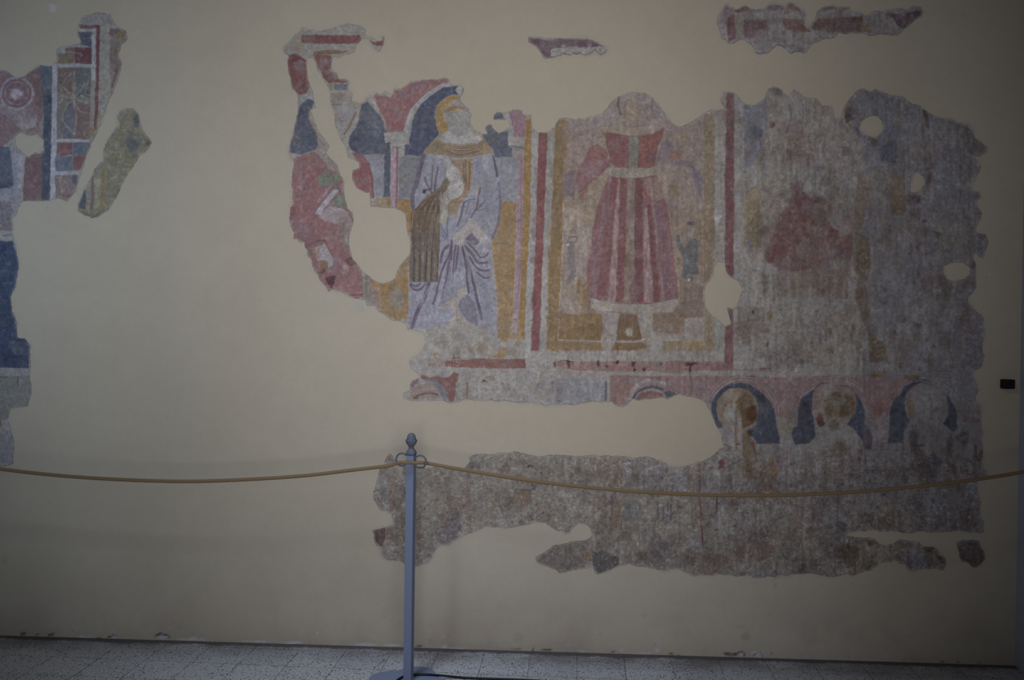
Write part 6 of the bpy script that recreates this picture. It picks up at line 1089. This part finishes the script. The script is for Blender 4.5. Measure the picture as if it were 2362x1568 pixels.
# left neighbour of the stanchion stands beyond the left edge of the view and carries the other end of the left rope
s2 = copy_tree(stan); lp = on_wall(-262, 1040, PYc); s2.location = (float(lp[0]), PYc, 0)
s2['label'] = 'grey-blue steel stanchion beyond the left end of the rope, outside the photograph'
def rope(name, px_pts, label, ends=()):
    P = smooth(px_pts, 'P', 1, False) if False else None
    dense = smooth([(a, b) for a, b, c in px_pts], 'P', 30); ts = np.linspace(0, 1, len(dense)); Ys = np.interp(ts, np.linspace(0, 1, len(px_pts)), [c for a, b, c in px_pts])
    pts = [Vector(on_wall(x, y, Yv)) for (x, y), Yv in zip(dense, Ys)]
    # even spacing
    L = [0]
    for a, b in zip(pts, pts[1:]): L.append(L[-1]+(b-a).length)
    N = int(L[-1]/0.0020); q = np.linspace(0, L[-1], N); arr = np.array([list(p) for p in pts]); ev = np.stack([np.interp(q, L, arr[:, k]) for k in range(3)], 1)
    bm = bmesh.new(); pitch = 0.030; T = np.gradient(ev, axis=0); T /= np.linalg.norm(T, axis=1)[:, None]
    A = np.cross(T, [0, 0, 1.0]); A /= np.linalg.norm(A, axis=1)[:, None]; B = np.cross(T, A); s = q
    for k in range(3):                                         # three laid strands
        ph = 2*math.pi*(s/pitch+k/3)
        sweep(bm, (ev+A*(0.0037*np.cos(ph))[:, None]+B*(0.0037*np.sin(ph))[:, None])[::1], 0.0041, 8)
    o = bm_obj(name, bm, MAT_ROPE, None, True); tag(o, label, 'rope'); return o
YR = PYc-SQ*1.22-0.0088
# one rope threads both rings of the stanchion in front of the post
rope('barrier_rope', [(-262, 1040, PYc), (-120, 1066, PYc), (0, 1081.5, PYc), (120, 1095, PYc), (260, 1105, PYc), (420, 1110, PYc), (560, 1106, PYc), (700, 1097, PYc), (820, 1083, PYc), (895, 1074, PYc+.008), (915, 1068, PYc), (930, 1066.5, YR), (943, 1066.5, YR-.003), (957, 1067.2, YR), (975, 1067, YR+.005), (990, 1069, PYc+.008), (1050, 1080, PYc), (1200, 1105, PYc), (1320, 1120, PYc), (1450, 1132.5, PYc), (1600, 1140.5, PYc), (1750, 1142.5, PYc), (1900, 1138.5, PYc), (2050, 1128.5, PYc), (2200, 1112.5, PYc), (2300, 1098.5, PYc), (2380, 1085, PYc), (2440, 1074, PYc), (2478, 1066, PYc)],
     'long twisted hemp rope threaded through both rings of the stanchion and sagging across the wall')
# wall hook on the side wall that takes the right end of the rope
hp = on_wall(2478, 1066, PYc); hk = empty('wall_hook', (XR, PYc, float(hp[2]))); tag(hk, 'grey wall hook on the side wall at the right end of the rope', 'hook')
bm = bmesh.new(); add_box(bm, -0.006, 0.0, -0.02, 0.02, -0.03, 0.03, 0.002); bm_obj('back_plate', bm, MAT_STEEL_D, hk)
bm = bmesh.new(); sweep(bm, [(-0.004, 0, 0), (-0.03, 0, -0.012), (XR*0-0.045, 0, -0.012), (-0.055, 0, 0.004), (-0.055, 0, 0.016)], 0.004, 10); bm_obj('hook_arm', bm, MAT_STEEL_D, hk, True)

# ------------------------------------------------------------------ black cable on the floor
cp = smooth('600,1800 740,1745 860,1670 898,1620 908,1585 914,1571 922,1564.5 932,1559.5 944,1556.2 965,1555 985,1555 1010,1556.8 1035,1559.5 1065,1562.2 1100,1564 1150,1565.6 1200,1567.5 1260,1571 1340,1580', 'P', 8)
plate_c = np.array([PXc, PYc])
pts = []
for x, y in cp:
    g0 = on_floor(x, y, 0.006); r = math.hypot(g0[0]-PXc, g0[1]-PYc); t = min(1, max(0, (0.20-r)/0.06)); z = 0.0048+t*0.0082
    pts.append(Vector(on_floor(x, y, z)))
bm = bmesh.new(); sweep(bm, pts, 0.0046, 12); tag(bm_obj('power_cable', bm, MAT_CABLE, None, True), 'black cable lying on the tiles and over the foot plate of the stanchion', 'cable')

# ------------------------------------------------------------------ small black sensor box at the right end of the wall
a = on_wall(2314.5, 875, -0.03); b = on_wall(2341, 897, -0.03); cx, cz = (a[0]+b[0])/2, (a[2]+b[2])/2; wx, wz = abs(b[0]-a[0])/2, abs(a[2]-b[2])/2
sb = empty('sensor_box', (float(cx), 0.0, float(cz))); tag(sb, 'small black cube-shaped device fixed to the wall near the right edge', 'sensor')
bm = bmesh.new(); add_box(bm, -wx, wx, -0.034, 0.0, -wz, wz, 0.004); bm_obj('housing', bm, MAT_BLACK, sb, False)
bm = bmesh.new()
for z in (-0.006, 0.007): add_box(bm, -wx-0.002, -wx+0.003, -0.026, -0.014, z-0.0025, z+0.0025, 0.0008)
bm_obj('side_clip', bm, MAT_BLACK, sb)
bm = bmesh.new(); add_lathe(bm, [(0.007, 0), (0.007, 0.002), (0.004, 0.003)], 24); o = bm_obj('lens', bm, MAT_BLACK, sb, True); o.rotation_euler = (math.pi/2, 0, 0); o.location = (0, -0.034, 0.004)
